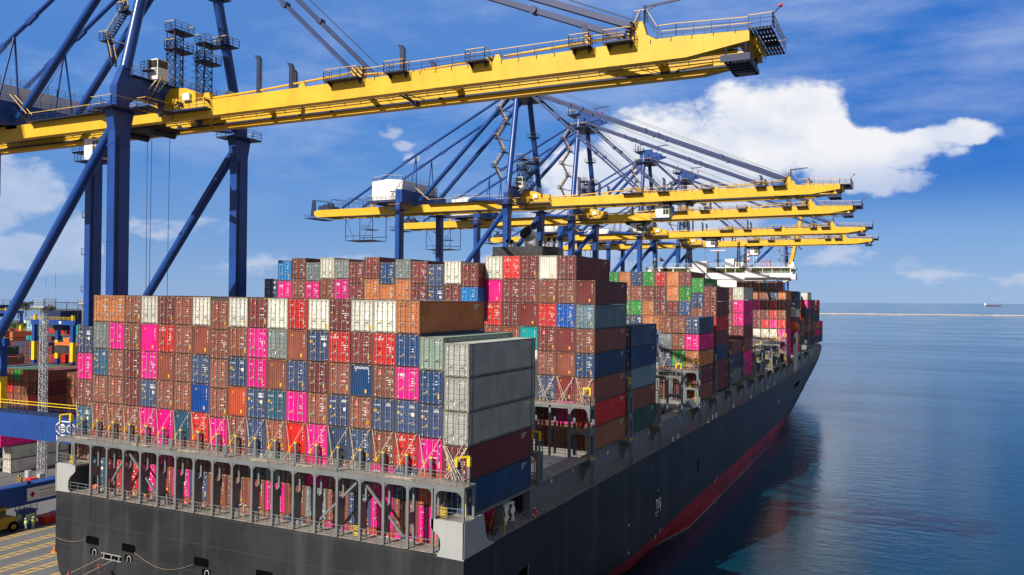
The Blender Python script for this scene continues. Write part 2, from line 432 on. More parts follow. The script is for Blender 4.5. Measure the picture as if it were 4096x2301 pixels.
CC={'o':('orange',(.60,.20,.062)),'b':('brown',(.275,.085,.056)),'m':('brown',(.195,.036,.036)),'w':('white',(.72,.70,.61)),'r':('red',(.62,.022,.022)),
    'k':('magenta',(.86,.0,.255)),'n':('navy blue',(.045,.075,.175)),'u':('blue',(.012,.060,.19)),'B':('bright blue',(.0,.19,.52)),'g':('grey',(.21,.25,.245)),
    't':('turquoise',(.0,.38,.42)),'G':('green',(.015,.27,.035)),'s':('steel blue',(.035,.115,.20)),'d':('slate grey',(.13,.17,.20)),'R':('vermilion',(.55,.085,.03)),
    'l':('pale green',(.31,.43,.36)),'C':('cobalt blue',(.0,.085,.42)),'A':('tan',(.40,.15,.07)),'E':('dark green',(.02,.09,.075)),'Y':('pale blue',(.15,.25,.33)),'c':('grey',(.40,.42,.37)),'v':('maroon',(.20,.032,.038)),
    'S':('ice blue',(.36,.62,.74))}
STY={'o':'hapag','w':'white','r':'kline','k':'std','n':'nyk','s':'nyk','g':'grey','c':'grey','l':'flat','d':'grey'}
ORD=['first','second','third','fourth','fifth','sixth','seventh','eighth','ninth','tenth','eleventh','twelfth','thirteenth','fourteenth','fifteenth','sixteenth','seventeenth','eighteenth','nineteenth','twentieth']
BOXES=[]
def container(code,x,y,ztop,bay,tier,H=2.896,L=12.192,ship=True,near=0,side_text=None):
    """code: colour letter, '#' = blind corrugated end, '*' = big carrier letters"""
    c=code[0]; name,rgb=CC[c]; corr='#' in code
    style=STY.get(c,'std')
    rv=random.random(); vv=random.randrange(6)
    if c in 'bm' and rv<.3: style='tal'
    if c=='r' and '*' not in code and rv<.45: style='std'
    if c=='k' and '*' in code: style='one'
    if c=='n' and rv<.2: style='std'
    txt='CRONOS' if '!' in code else None
    end='corr' if corr else 'door'
    me=getmesh(('shipping_container',L,H,end,txt),lambda:body_mesh(L,H,end,True,txt),CM)
    o=link('shipping_container',me)
    jj=random.uniform(.80,1.14); col=tuple(max(0,min(1,v*jj*random.uniform(.96,1.04))) for v in rgb)+(1,)
    o.color=col
    mw=Matrix.Translation((x+random.uniform(-.012,.012),y+random.uniform(-.05,.03),ztop-H)); o.matrix_world=(T4@mw) if ship else mw
    if not corr:
        for s in (0,1):
            g=near==0
            dm=getmesh(('container_door',s,H,style,g,vv),lambda:door_mesh(s,H,style,g,vv),CM)
            d=link('door',dm,o,(.145 if s==0 else .145+1.083,0,0)); d.color=col
            if near:
                q=link('locking_gear',getmesh(('locking_gear',H),lambda:gear_mesh(H),[M['steel']]),d)
    if side_text:
        tb=MB(); put_text(tb,side_text,(W2+.004,1.2,1.2),(0,1,0),(0,0,1),.75,0,width=7.5); tb.build('side_lettering',[M['wdecal']],o)
    BOXES.append((o,name,corr,bay,tier,round(x,2)))
    return o
def label_boxes():
    groups={}
    for o,name,corr,bay,tier,x in BOXES:
        nm=('corrugated ' if corr else '')+name
        groups.setdefault((bay,tier,nm),[]).append((x,o))
    for (bay,tier,nm),l in groups.items():
        l.sort(key=lambda t:t[0])
        for i,(x,o) in enumerate(l):
            w='only' if len(l)==1 else ('last' if i==len(l)-1 and i>1 else ORD[i])
            o['label']=f"{w} {nm} container {'' if len(l)==1 else 'from the quay'}, {tier}, {bay}".replace(' ,',',')
            o['category']='container'; o['group']='containers in the '+bay

TIER=['top tier','second tier','third tier','fourth tier','fifth tier','sixth tier','seventh tier','lowest tier']
def rows(bay,y,ztops,c0,lines,near=0,t0=0,dz=2.916,skip='.'):
    """lines: one string of tokens per tier, top first; c0 = column of the first token"""
    for t,line in enumerate(lines):
        for i,k in enumerate(line.split()):
            if k==skip: continue
            c=c0+i; H=2.896
            if ':' in k: k,zz=k.split(':'); zt=float(zz)
            else: zt=ztops(c)-t*dz
            container(k,c*P+.012,y,zt,bay,TIER[t+t0],H,12.192,True,near)
# stern stack, twenty across
off={7:-.33,17:-.25,-1:-.60}
zA=lambda c:37.50-.008*c+off.get(c,0)
A=['. o o b w m b w b w m w r w m w w o . .',
   'n g k b k# r b b# b b k g b# n r* m r* u l .',
   'k s b m k b# b n b n k b# n m b u#! b k* u .',
   'b b b m n b b C# b R# n s k b n b n n n .',
   's b b b k k# s# r k b n b r# k n# n b r* k .',
   'b b b b b k b b b b# s g b k# b g k* n R .',
   '. s r* r k b# k n b# b b# k b# g b n k b k .',
   '. n b A b s r b b# b A b n b k A r k r .']
Aok=[]
for t,l in enumerate(A):
    k=l.split()
    Aok.append(k)
for t,k in enumerate(Aok):
    k=k[:19]
    for i,code in enumerate(k):
        if code=='.': continue
        c=i-1; z=zA(c)-t*2.916
        if c==17: z=34.26-(t-1)*2.925
        if c==-1: z=34.0-(t-1)*2.90
        container(code,c*P+.012,0,z,'stern stack',TIER[t],2.896,13.716 if code=='l' else 12.192,True,1)
for t,code in enumerate(['c','c','c','v','u']):
    container(code,18*P+.03,0,33.80-t*2.925,'stack at the starboard stern corner',TIER[t],2.896,13.716 if t<3 else 12.95,True,1)
# second stack: quayside part
tops=[40.03,42.63,42.92,42.30,42.92,42.63,42.32,42.92,42.22,42.60,42.32,41.92,42.30,41.95]
L1='. B m d w g m m u g m n w m'.split(); L2='n k* b k* b k* m o o o m n m B'.split()
for i in range(14):
    H=2.591 if L1[i] in 'dg' else 2.896
    if L1[i]!='.': container(L1[i],(i-1)*P+.012,29.2,tops[i],'low stack just behind the stern',TIER[0],H)
    z=tops[i]-H-.02 if L1[i]!='.' else tops[i]
    container(L2[i],(i-1)*P+.012,29.2,z,'low stack just behind the stern',TIER[1],2.896)
# second stack: seaward part
zB={13:42.96,14:42.97,15:42.98,16:42.95,17:42.93,18:39.95}
B={13:'w k# r b',14:'r m m b#',15:'m m m# t#',16:'w# b r m b n m b',17:'m b C m# b# m# k A',18:'m# g b u b r A'}
for c,l in B.items():
    for t,k in enumerate(l.split()):
        tt=t+(1 if c==18 else 0)
        if c==18 and t==1: k='Y'
        container(k,c*P+.012,31.0,zB[c]-t*2.913,'tall stack beside the funnel',TIER[tt],2.896,near=1 if c>15 else 0)
for t,k in enumerate('n u Y b E'.split()): container(k,18*P+.012,45.3,34.2-t*2.913,'lone dark blue stack',TIER[t])
for c,l in {16:'b g n m b',17:'b b G b m',18:'n k* o v b'}.items():
    for t,k in enumerate(l.split()): container(k,c*P+.012,85.0,34.62-t*2.99,'short stack before the bridge',TIER[t])
zE={10:43.3,11:43.3,12:43.3,13:43.3,14:43.3,15:43.3,16:43.3,17:42.05,18:40.4}
for c,l in {10:'G',11:'o b G n',12:'u b G n',13:'G m o o',14:'r m m o',15:'o o m m',16:'m G u b',17:'G u b b',18:'m m r m u v v'}.items():
    for t,k in enumerate(l.split()):
        tt=t+(1 if c==18 else 0)
        container(k,c*P+.012,99.4,zE[c]-t*2.905,'wide stack before the bridge',TIER[tt],side_text='UASC' if (c==17 and t==0) else None)
for t,k in enumerate('b n g'.split()): container(k,18*P+.012,114.9,29.07-t*2.96,'three-high stack',TIER[t])
for c,l in {17:'m m b b b b v',18:'w k* k m b k k'}.items():
    for t,k in enumerate(l.split()): container(k,c*P+.012,128.4,40.75-t*2.913,'stack with magenta sides',TIER[t])
label_boxes()
# bow bays: too small to tell apart, one mass
def far_boxes():
    groups={}
    def put(code,c,y,zt,L=12.192):
        mb=groups.setdefault(code,MB()); mb.merge(FB['#' in code],(c*P+.012,y,zt-2.896))
    FB={False:body_mesh(12.192,2.896,'door'),True:body_mesh(12.192,2.896,'corr')}
    for s in (0,1): FB[False].merge(door_mesh(s,2.896,'std',True),(.145+1.083*s,0,0))
    for c,l in {13:'m',14:'b',15:'m o k m m w# m',16:'E b m m r w# m',17:'m u r r k w# m'}.items():
        for t,k in enumerate(l.split()): put(k,c,199.4,43.8-t*2.9)
    for t,k in enumerate('o b b r k k k m'.split()): put(k,18,199.4,40.95-t*2.9)
    for t,k in enumerate('n n w m k o k'.split()): put(k,18,222.5,40.98-t*2.9)
    for c,l in {17:'m k n r s b',18:'w k n b A m'}.items():
        for t,k in enumerate(l.split()): put(k,c,244.+14*(c-17),41.0-t*2.9)
    for t,k in enumerate('b b E'.split()): put(k,18,236.5,31.5-t*2.9)
    for t,k in enumerate('b m E b m u'.split()): put(k,18,273,38.3-t*2.9)
    for t,k in enumerate('r m u o k n'.split()): put(k,18,290,38.25-t*2.9)
    for t,k in enumerate('k b n'.split()): put(k,18,304,29.5-t*2.9)
    for c in (16,17):
        for t,k in enumerate('m b r k n'.split()): put(k,c,290,38.25-t*2.9)
    for y,l in ((143,{13:'b m',14:'m E',15:'o E',16:'o b',17:'E E'}),(157,{11:'m b',12:'b g',13:'w m',14:'n b',15:'g m',16:'m g'}),(171.3,{10:'b b',12:'m m',14:'b k',15:'g g',16:'w b'}),(185.3,{11:'m b',13:'b n',14:'m r',15:'b m',16:'g b',17:'n g'})):
        for c,q in l.items():
            for t,k in enumerate(q.split()): put(k,c,y,25.2-t*2.9)
    out=MB(); mats=[]
    for code,mb in groups.items():
        n,rgb=CC[code[0]]; mt=paint('box_paint_'+n.replace(' ','_')+('_blind' if '#' in code else ''),rgb,.55,.16,.5,streak=.25)
        base=len(mats); mats+= [mt]; remap=[base]+[None]*9
        for i in range(1,10):
            if CM[i] in mats: remap[i]=mats.index(CM[i])
            else: mats.append(CM[i]); remap[i]=len(mats)-1
        mb.m=[remap[i] for i in mb.m]; out.merge(mb)
    o=out.build('distant_containers',mats); o.color=(.12,.08,.07,1); o.matrix_world=T4.copy()
    tag(o,'many small coloured containers stacked over the bow of the ship','containers',None,'stuff')
far_boxes()
# ------------------------------------------------------------------ the container ship
SC=22.6
ship=empty('container_ship',(0,0,0),'long dark hulled container ship moored at the quay with red waterline band','ship')
ship.matrix_world=T4.copy()
def hb(Y,z):
    """half breadth of the hull"""
    B=25.1
    lerp=lambda x,a:[(q0[1]+(q1[1]-q0[1])*(x-q0[0])/(q1[0]-q0[0])) for q0,q1 in zip(a[:-1],a[1:]) if q0[0]<=x<=q1[0]][0]
    zz=min(max(z,-3),24)
    Ys=lerp(zz,[(-3,150),(0,165),(5.4,222),(11,262),(16.4,298),(24,306)]); Ye=lerp(zz,[(-3,335),(0,336),(5.4,341),(11,346),(16.4,352),(24,357)]); p=lerp(zz,[(-3,1.3),(0,1.35),(5.4,1.5),(11,1.8),(16.4,2),(24,2.1)])
    v=B
    if Y>Ys: v=B*max(0,1-((Y-Ys)/(Ye-Ys))**p) if Y<Ye else 0
    # stern: section narrows towards the waterline
    if Y<75:
        t=max(0,min(1,(Y+2.2)/77)); 
        prof=[(-3,.30+.66*t),(0,.42+.56*t**.8),(2,.60+.40*min(1,t*1.7)),(4,.78+.22*min(1,t*2.2)),(6,.92+.08*min(1,t*3)),(8,.975+.025*min(1,t*4)),(10,1),(30,1)]
        v=min(v,B*lerp(zz,prof))
    return v
def zdeck(Y):
    a=[(-3,16.42),(30,16.15),(140,15.1),(232,14.4),(285,15.2),(306,18.6),(318,19.6),(370,20.6)]
    return [(q0[1]+(q1[1]-q0[1])*(Y-q0[0])/(q1[0]-q0[0])) for q0,q1 in zip(a[:-1],a[1:]) if q0[0]<=Y<=q1[0]][0]
def hull():
    b=MB(); Ys=[-2.2,2,6,12,20,30,42,56,75,100,130,160,180,195,210,225,240,255,268,280,290,298,304,310,316,322,328,334,340,346,351,356]
    ns=12; rowsL=[]
    for Y in Ys:
        zd=zdeck(Y); zs=[-3,-1,0,1.2,2.5,4,6,8,10.5,13,(13+zd)/2 if zd>13 else zd,zd]
        r=[]
        for sgn in (-1,1): r.append([(SC+sgn*hb(Y,z),Y,z) for z in zs])
        rowsL.append(r)
    for side in (0,1):
        vs=[p for r in rowsL for p in r[side]]; fs=[]
        for i in range(len(Ys)-1):
            for j in range(ns-1):
                q=(i*ns+j,(i+1)*ns+j,(i+1)*ns+j+1,i*ns+j+1)
                fs.append(q if side==1 else q[::-1])
        b.add(vs,fs,0,True)
    l,r=rowsL[0]
    b.add(l+r,[(j,ns+j,ns+j+1,j+1) for j in range(ns-1)],0,False)
    return b
hullo=hull().build('hull',[M['hull']],ship)
# decks
b=MB()
Ys=[-2.2,12,30,75,140,232,285,298,306,318,330,345,355]
vs=[]; 
for Y in Ys: 
    h=hb(Y,zdeck(Y)); vs+=[(SC-h+.05,Y,zdeck(Y)-.06),(SC+h-.05,Y,zdeck(Y)-.06)]
b.add(vs,[(2*i,2*i+1,2*i+3,2*i+2) for i in range(1,len(Ys)-1)])
b.box(SC-25,SC+25,-2.15,-.05,16.2,16.44); b.box(45.9,47.6,-.05,12,16.2,16.42); b.box(-2.4,-.3,-.05,12,16.2,16.42); b.box(-.3,45.9,-.04,12.3,13.7,13.95)
b.build('deck',[M['deck']],ship)
# hatch coamings and covers
b=MB()
for x0,x1 in ((45.6,45.95),(-1.2,-.85)): b.box(x0,x1,13.8,300,14.2,19.15,0)
for y0,y1 in ((57.6,59.5),(70,84.6)): b.box(-.8,45.5,y0,y1,14.2,18.6,0)
b.box(45.0,47.0,14.3,28.2,19.15,19.4,1); b.box(45.0,46.9,57.8,84.0,19.15,19.4,1); b.box(45.0,46.9,141.5,197,19.15,19.35,1)
b.build('hatch_coaming',[M['shipgrey'],M['deck']],ship)
b=MB()
b.box(-.8,36,14.4,28.0,17.6,19.3); b.box(-.8,42.0,58.0,84.0,17.6,19.2)
for k in range(4): b.box(-.8,45.0,142+14*k,154.5+14*k,17.6,19.4-.05*k)
b.build('hatch_cover',[M['hatch']],ship)
b=MB(); b.box(36.0,45.0,14.4,27.4,18.2,18.85,0); b.box(36.0,45.0,27.4,27.6,18.2,19.4,0); put_text(b,'17',(43.0,25.2,18.87),(1,0,0),(0,1,0),1.1,1,width=1.5); b.box(40.6,41.6,24.2,26.5,18.86,18.88,2)
b.build('white_hatch_cover',[M['white'],M['bdecal'],M['orange']],ship)
# coaming stays along the starboard passage, frame numbers
b=MB()
me=None
for y in (29.4,44.2,58.4,84.0,98.0,112.8,127,141,156,170,184,198,212,235,258):
    b=MB(); b.box(45.9,47.35,-.7,.7,18.75,19.15,0); b.box(47.1,47.35,-.5,-.25,16.0,18.75,0); b.box(47.1,47.35,.25,.5,16,18.75,0); b.prism([(45.95,16.4),(46.5,17.6),(47.3,18.75),(45.95,18.75)],1,-.1,.1,0)
    b.box(46.0,47.4,-.75,.75,19.15,19.17,1); link('lashing_foot',me or b.mesh('lashing_foot',[M['shipgrey'],M['rigyellow']]),ship,(0,y,0)) if me else None
    if me is None: me=b.mesh('lashing_foot',[M['shipgrey'],M['rigyellow']]); link('lashing_foot',me,ship,(0,y,0))
b=MB()
for k in range(46): b.box(45.96,45.99,20+6.1*k,20.35+6.1*k,18.0,18.45,2 if k%3 else 1)
b.build('frame_number',[M['shipgrey'],M['wdecal'],M['rigyellow']],ship)
# transom bulwark corners
b=MB()
def arc(cx,cz,r,a0,a1,n=6): return [(cx+r*math.cos(R_(a0+(a1-a0)*i/n)),cz+r*math.sin(R_(a0+(a1-a0)*i/n))) for i in range(n+1)]
st=[(47.72,16.2),(47.72,19.3),(44.45,19.3),(44.45,18.55)]+arc(44.45,17.85,.7,90,35,4)[1:]+arc(45.75,17.4,.55,180,250,4)+[(45.35,16.2)]
st=[(47.72,16.2),(47.72,19.3),(44.5,19.3),(44.5,18.7),(44.75,18.35),(45.25,18.05),(45.45,17.7),(45.5,17.2),(45.45,16.8),(45.15,16.25)]
pt=[(-2.55,16.35),(-2.55,19.4),(.5,19.4),(.5,18.75),(.2,18.4),(-.3,18.05),(-.55,17.6),(-.6,17.0),(-.5,16.6),(-.25,16.4)]
b.prism(st,1,-2.24,-2.1)
b.prism([(-2.24,16.3),(-2.24,19.3),(1.2,19.3),(1.6,17.6),(2.0,16.9),(3.4,16.3)],0,47.60,47.75); b.box(44.5,47.6,-2.1,.2,19.1,19.28,1); b.build('transom_bulwark',[M['bulwark'],M['deck']],ship)
b=MB(); b.prism(pt[::-1],1,-2.24,-2.1); b.prism([(-2.24,16.3),(-2.24,19.3),(3.5,19.3),(4.2,17.0),(5.2,16.3)],0,-2.62,-2.47)
b.box(-2.5,.5,-2.1,2.2,19.15,19.33,1)
b.build('transom_bulwark',[M['bulwark'],M['deck']],ship)

# mooring ports in the transom
def rrect(x0,x1,z0,z1,r=.22):
    return arc(x1-r,z0+r,r,-90,0,3)+arc(x1-r,z1-r,r,0,90,3)+arc(x0+r,z1-r,r,90,180,3)+arc(x0+r,z0+r,r,180,270,3)
for x0,x1,z0,z1 in ((2.38,4.34,11.37,12.2),(7.8,9.75,11.33,12.16),(17.83,19.76,11.38,12.24),(25.69,27.7,11.3,12.2)):
    b=MB(); b.prism(rrect(x0,x1,z0,z1),1,-2.225,-2.0,0); 
    for i in range(12):
        pass
    b.box(x0+.1,x1-.1,-2.26,-2.2,z0-.05,z0+.02,1); b.build('mooring_port',[M['black'],M['hull']],ship)
for x0,z0 in ((3.07,10.35),(8.2,10.4),(18.9,10.6),(26.6,10.5)):
    b=MB(); b.prism(rrect(x0,x0+1.15,z0,z0+.64,.2),1,-2.22,-2.0,0)
    pts=arc(x0+.72,z0+.30,.26,0,180,8); pts=[(x0+.98,z0-.0)]+pts+[(x0+.46,z0)]
    for a,c in zip(pts[:-1],pts[1:]): b.tube((a[0],-2.26,a[1]),(c[0],-2.26,c[1]),.055,6,1)
    b.build('fairlead',[M['black'],M['bulwark']],ship)
b=MB(); b.prism(rrect(4.9,7.75,10.22,10.72,.22),1,-2.23,-2.0,0)
for i in range(5): b.tube((5.2+i*.56,-2.24,10.28),(5.2+i*.56,-2.24,10.66),.07,8,0 if i%2 else 1)
for z in (10.2,10.74): b.beam((4.85,-2.27,z),(7.8,-2.27,z),.1,.07,1)
b.build('roller_fairlead',[M['black'],M['bulwark']],ship)
b=MB(); b.prism([(8.24,10.9),(10.42,10.9),(10.42,12.25),(8.9,12.25),(8.24,11.8)],0,47.5,47.73,0); b.box(47.70,47.76,10.42,10.6,10.6,12.3,1); b.build('side_port',[M['black'],M['shipgrey']],ship)
b=MB(); b.prism(rrect(80.85,81.4,8.2,10.35,.25),0,47.5,47.73,0); b.build('pilot_slot',[M['black']],ship)
b=MB()
put_text(b,'TUG',(47.735,54.75,7.55),(0,1,0),(0,0,1),1.35,0,width=2.7,bold=.03)
for y,z,w,h in ((54.8,6.55,.18,.7),(57.1,6.85,.18,.7),(55.5,6.95,.6,.16),(54.65,3.4,.12,.6),(57.1,3.75,.12,.65),(94.9,3.6,.12,.7),(97,3.8,.12,.7),(42,4.7,.22,.3),(42,8.3,.22,.3),(55.9,10.0,.18,.22),(178,9.2,1.1,.8)):
    b.box(47.70,47.735,y,y+w,z,z+h,0)
b.build('hull_lettering',[M['wdecal']],ship)
b=MB()
for y in (.4,6.4,12.4): b.box(46.2,47.0,y,y+.5,16.4,19.15,0)
b.box(44.3,47.05,-.02,13.6,19.0,19.17,0); b.build('outboard_pedestal',[M['shipgrey']],ship)
# folded gangway high on the bow flank
b=MB(); 
for k in range(9): b.box(47.6,47.78,214+k*1.3,214.7+k*1.3,10.3+k*.05,11.3+k*.05,0)
b.box(47.6,47.85,213.5,226,9.9,10.2,1); b.build('pilot_ladder_door',[M['black'],M['dark']],ship)

# railing along the starboard edge
b=MB(); pts=[(47.62,Y,zdeck(Y)) for Y in (3.2,12,30,60,100,140,200,232,285)]; b.rail(pts,1.1,1.55,.028,0); b.build('side_railing',[M['shipgrey']],ship)
b=MB()
for y,h,c in ((92,.9,0),(95.2,.9,0),(63.5,.8,1),(66.5,.8,1),(112,.9,0),(119,.8,2),(133,.9,0),(150,.9,1),(158,.9,0),(170,.9,0),(77,.7,2)): b.box(47.66,47.70,y,y+1.1,zdeck(y)+.1,zdeck(y)+.1+h,c)
b.build('rail_board',[M['white'],M['galv'],M['red']],ship)
b=MB()
for i in range(24):
    a=2*PI*i/24; a2=2*PI*(i+1)/24; b.tube((47.72,11.9+.42*math.cos(a),16.95+.42*math.sin(a)),(47.72,11.9+.42*math.cos(a2),16.95+.42*math.sin(a2)),.09,6,0 if i%6 else 1)
ring=b.build('lifebuoy',[M['red'],M['white']]); ring.matrix_world=T4.copy(); tag(ring,'orange lifebuoy hung on the starboard rail near the stern','lifebuoy')
# covered raft launcher on the side deck
t=empty('liferaft_davit',(0,0,0),'yellow framed davit with grey tank and white sheeting on the starboard side deck','davit'); t.matrix_world=T4@Matrix.Translation((46.6,7.4,16.4))
b=MB(); 
for x,y in ((-.8,-.9),(.55,-.9),(-.8,.9),(.55,.9)): b.tube((x*1.15,y*1.25,0),(x*.6,y*.8,2.2),.06,6)
b.tube((-.5,-.7,2.25),(.35,.7,2.25),.06,6); b.tube((.35,-.7,2.25),(-.5,.7,2.25),.06,6); b.tube((-.1,0,2.9),(-.1,1.2,2.2),.08,6); b.box(-.6,.4,-.75,.75,.85,.95); b.build('frame',[M['rigyellow']],t)
b=MB(); b.tube((-.1,-.55,1.6),(-.1,.6,1.6),.6,12); b.build('tank',[M['Y2'] if 'Y2' in M else M['shipgrey']],t)
b=MB(); n=7
for s in (-1,1):
    vs=[]
    for i in range(n):
        for j in range(4): vs.append((.62+.1*math.sin(i*1.9+j),s*(.35+.22*j)+(.05*math.sin(i*2.)),2.3-i*.28+(.08*math.sin(j*2.1) if i==n-1 else 0)))
    b.add(vs,[(i*4+j,i*4+j+1,(i+1)*4+j+1,(i+1)*4+j) for i in range(n-1) for j in range(3)],0,True)
b.box(-.7,.6,-1.0,1.0,2.27,2.33); b.build('sheet',[M['white']],t)
# winch furniture on the side deck
b=MB()
for y in (2.2,3.4,5.0): b.tube((46.8,y,16.4),(46.8,y,17.0),.22,8,0)
b.box(46.2,47.0,5.6,6.6,16.4,16.9,1); b.rail([(46.1,1,16.4),(46.1,9,16.4)],1.1,1.3,.03,0)
b.build('mooring_bitts',[M['dark'],M['shipgrey']],ship)

# ------------------------------------------------------------------ stern lashing bridge
lb=MB(); Z=22.15
xs=[k*P+.38 for k in range(1,19)]
lb.box(-2.5,47.7,-2.2,-.25,Z-.12,Z,1)                                   # walkway
lb.beam((-2.5,-2.16,Z-.22),(47.7,-2.16,Z-.22),.12,.44,0); lb.beam((-2.5,-.3,Z-.25),(47.7,-.3,Z-.25),.12,.4,0)
lb.build('lashing_bridge_walkway',[M['shipgrey'],M['deck']],ship)
for i,x in enumerate(xs):
    b=MB()
    b.box(x-.125,x+.125,-2.24,-2.0,16.45,Z-.3); b.box(x-.10,x+.10,-1.3,-1.05,16.4 if i in (0,1,16,17) else 19.0,Z-.3)
    # knee brackets with rounded inner corner under the walkway beam
    for s in (-1,1): b.prism([(x+s*.15,Z-.48),(x+s*.15,Z-.80),(x+s*.22,Z-.62),(x+s*.36,Z-.53),(x+s*.5,Z-.48)][::s],1,-2.2,-2.12)
    if 2<=i<=15:
        top=[(-2.0,20.2)]+[(-2.0+.85*(k/8),20.2-.55*math.sin(PI*k/8)) for k in range(1,8)]+[(-1.15,20.2)]
        b.prism(top+[(-1.15,16.45),(-1.28,16.45)]+[(-1.58+.28*math.cos(PI*k/8),16.45+.9*math.sin(PI*k/8)) for k in range(1,8)]+[(-1.87,16.45),(-2.0,16.45)],0,x-.05,x+.05)
    else:
        b.box(x-.05,x+.05,-2.0,-1.1,18.4,19.4)
    b.build('lashing_bridge_frame',[M['shipgrey']],ship)
for xa,za,xb,zb in ((4.4,16.6,7.9,21.4),(7.9,21.4,12.4,17.2),(36.6,21.3,31.9,16.9),(37.5,21.4,41.9,16.9)):
    b=MB(); b.beam((xa,-1.7,za),(xb,-1.7,zb),.2,.18,0,up=(0,1,0)); b.build('lashing_bridge_brace',[M['shipgrey']],ship)
for k in range(-1,19):
    x=k*P+1.55; b=MB(); b.box(x-.12,x+.12,-.5,-.3,Z,Z+1.72,0); b.box(x-.13,x+.13,-.51,-.29,Z+1.72,Z+1.84,1); b.build('stanchion',[M['shipgrey'],M['rigyellow']],ship)
b=MB(); b.rail([(-2.5,-2.16,Z),(47.6,-2.16,Z)],1.15,1.23,.03,0,rails=3); b.build('lashing_bridge_railing',[M['shipgrey']],ship)
b=MB(); b.rail([(-.3,-2.18,16.45),(45.3,-2.18,16.45)],1.05,1.23,.03,0); b.rail([(-2.5,-2.18,19.35),(.5,-2.18,19.35)],1.05,1.2,.03,0); b.rail([(44.6,-2.18,19.3),(47.6,-2.18,19.3)],1.05,1.2,.03,0); b.build('stern_railing',[M['shipgrey']],ship)
for x0,x1 in ((-2.55,.36),(44.72,47.7)):
    b=MB(); zb=19.3
    op=rrect(x0+.3,x1-.25,zb-.3,21.55,.5)
    b.box(x0,x0+.28,-2.24,-2.05,zb,Z-.3); b.box(x1-.25,x1,-2.24,-2.05,zb,Z-.3)
    for s,x in ((1,x0+.28),(-1,x1-.25)): b.prism([(x,Z-.45),(x,Z-.95),(x+s*.1,Z-.68),(x+s*.25,Z-.52),(x+s*.5,Z-.45)][::s],1,-2.22,-2.08)
    b.box(x0,x0+.2,-.5,-.3,zb,Z-.3); b.box(x1-.2,x1,-.5,-.3,zb,Z-.3)
    b.build('corner_frame',[M['shipgrey']],ship)
    b=MB(); xx=x0+.2 if x0<0 else x1-.9
    b.box(xx,xx+.07,-2.05,-1.98,Z,Z+1.6,0); b.box(xx+.7,xx+.9,-1.4,-1.2,Z,Z+1.6,0)
    b.box(xx-.04,xx+.12,-2.1,-1.93,Z+1.6,Z+2.35,1); b.box(xx+.66,xx+.94,-1.45,-1.15,Z+1.6,Z+2.35,1); b.beam((xx,-2.0,Z+2.35),(xx+.85,-1.3,Z+2.42),.14,.14,1); b.beam((xx,-2.,Z+.9),(xx+.85,-1.3,Z+.9),.05,.05,0)
    b.build('ladder_guard',[M['shipgrey'],M['rigyellow']],ship)
b=MB()
for k in range(7): b.box(-.9,-.3,-1.9,-1.85,19.4+k*.13,19.46+k*.13,0); b.box(45.2,45.85,-1.9,-1.85,19.4+k*.13,19.46+k*.13,0); b.box(36.2,36.8,-1.6,-1.55,16.6+k*.14,16.66+k*.14,0)
b.box(44.0,44.05,-.6,-.55,16.4,19,0); b.box(-1.9,-1.84,-.5,-.44,19.3,21.9,0); b.box(46.9,46.96,-.6,-.5,19.3,21.5,0)
for x in (6.5,6.9,7.3): b.tube((x,-1.2,16.45),(x,-1.2,17.9),.03,4,0)
b.build('yellow_grating',[M['rigyellow']],ship)
for x in (9.2,14.0,21.2,29.6,34.4):
    b=MB(); b.box(x,x+.5,-2.1,-1.85,Z+.35,Z+1.05); b.box(x+.2,x+.3,-2.08,-1.9,Z,Z+.35); b.build('junction_box',[M['shipgrey']],ship)
b=MB()
for x,dx in ((-.2,2.5),(8.6,2.6),(15.,2.9),(24.5,2.2),(29.9,2.2),(39.7,2.9)):
    for q in range(7): 
        y=-1.9+.11*(q%4); z=Z+.05+.08*(q//4); b.tube((x+.1*random.random(),y,z),(x+dx*random.uniform(.8,1),y+.05*random.random(),z),.035,4,0)
b.build('spare_rods',[M['rod']],ship)
# lashing rods: a crossed pair in front of every column
for k in range(-1,19):
    zt=25.78; x0=k*P; zb=Z+.15
    for xa,xb in ((x0+.12,x0+1.15),(x0+P-.10,x0+.35)):
        b=MB(); p=Vector((xa,-.12,zt)); q=Vector((xb,-.62,zb)); mid=p.lerp(q,.62)
        b.tube(p,mid,.032,5,0); b.tube(mid,p.lerp(q,.78),.045,5,1); b.tube(p.lerp(q,.78),q,.035,5,2 if k%3==0 else 0)
        b.build('lashing_rod',[M['rod'],M['rigyellow'],M['red']],ship)
for k,(xa,xb) in enumerate(((44.5,46.6),(44.7,46.9),(44.6,45.9),(46.7,44.9),(46.75,45.2),(44.4,46.2))):
    b=MB(); b.tube((xa,-.15,25.0),(xb,-.9,Z+.1),.035,5,0); b.build('lashing_rod',[M['rod']],ship)
# drums, pipes on the mooring deck
b=MB()
for x in (7.0,9.6,14.3,2.2): b.tube((x,-1.1,17.0),(x+.5,-1.1,17.0),.34,10,0)
for x in (22.8,23.4,25.1): b.tube((x,-1.5,16.45),(x,-1.5,17.7),.07,6,1); b.tube((x,-1.5,17.7),(x+.5,-1.6,17.75),.06,6,1)
b.box(16.6,17.3,-1.5,-1.0,16.45,17.2,2); b.tube((13.2,-1.3,16.45),(13.0,-1.3,17.6),.18,8,2); b.box(12.5,12.7,-1.4,-.9,17.1,17.8,2)
b.build('deck_fittings',[M['orange'],M['galv'],M['shipgrey']],ship)

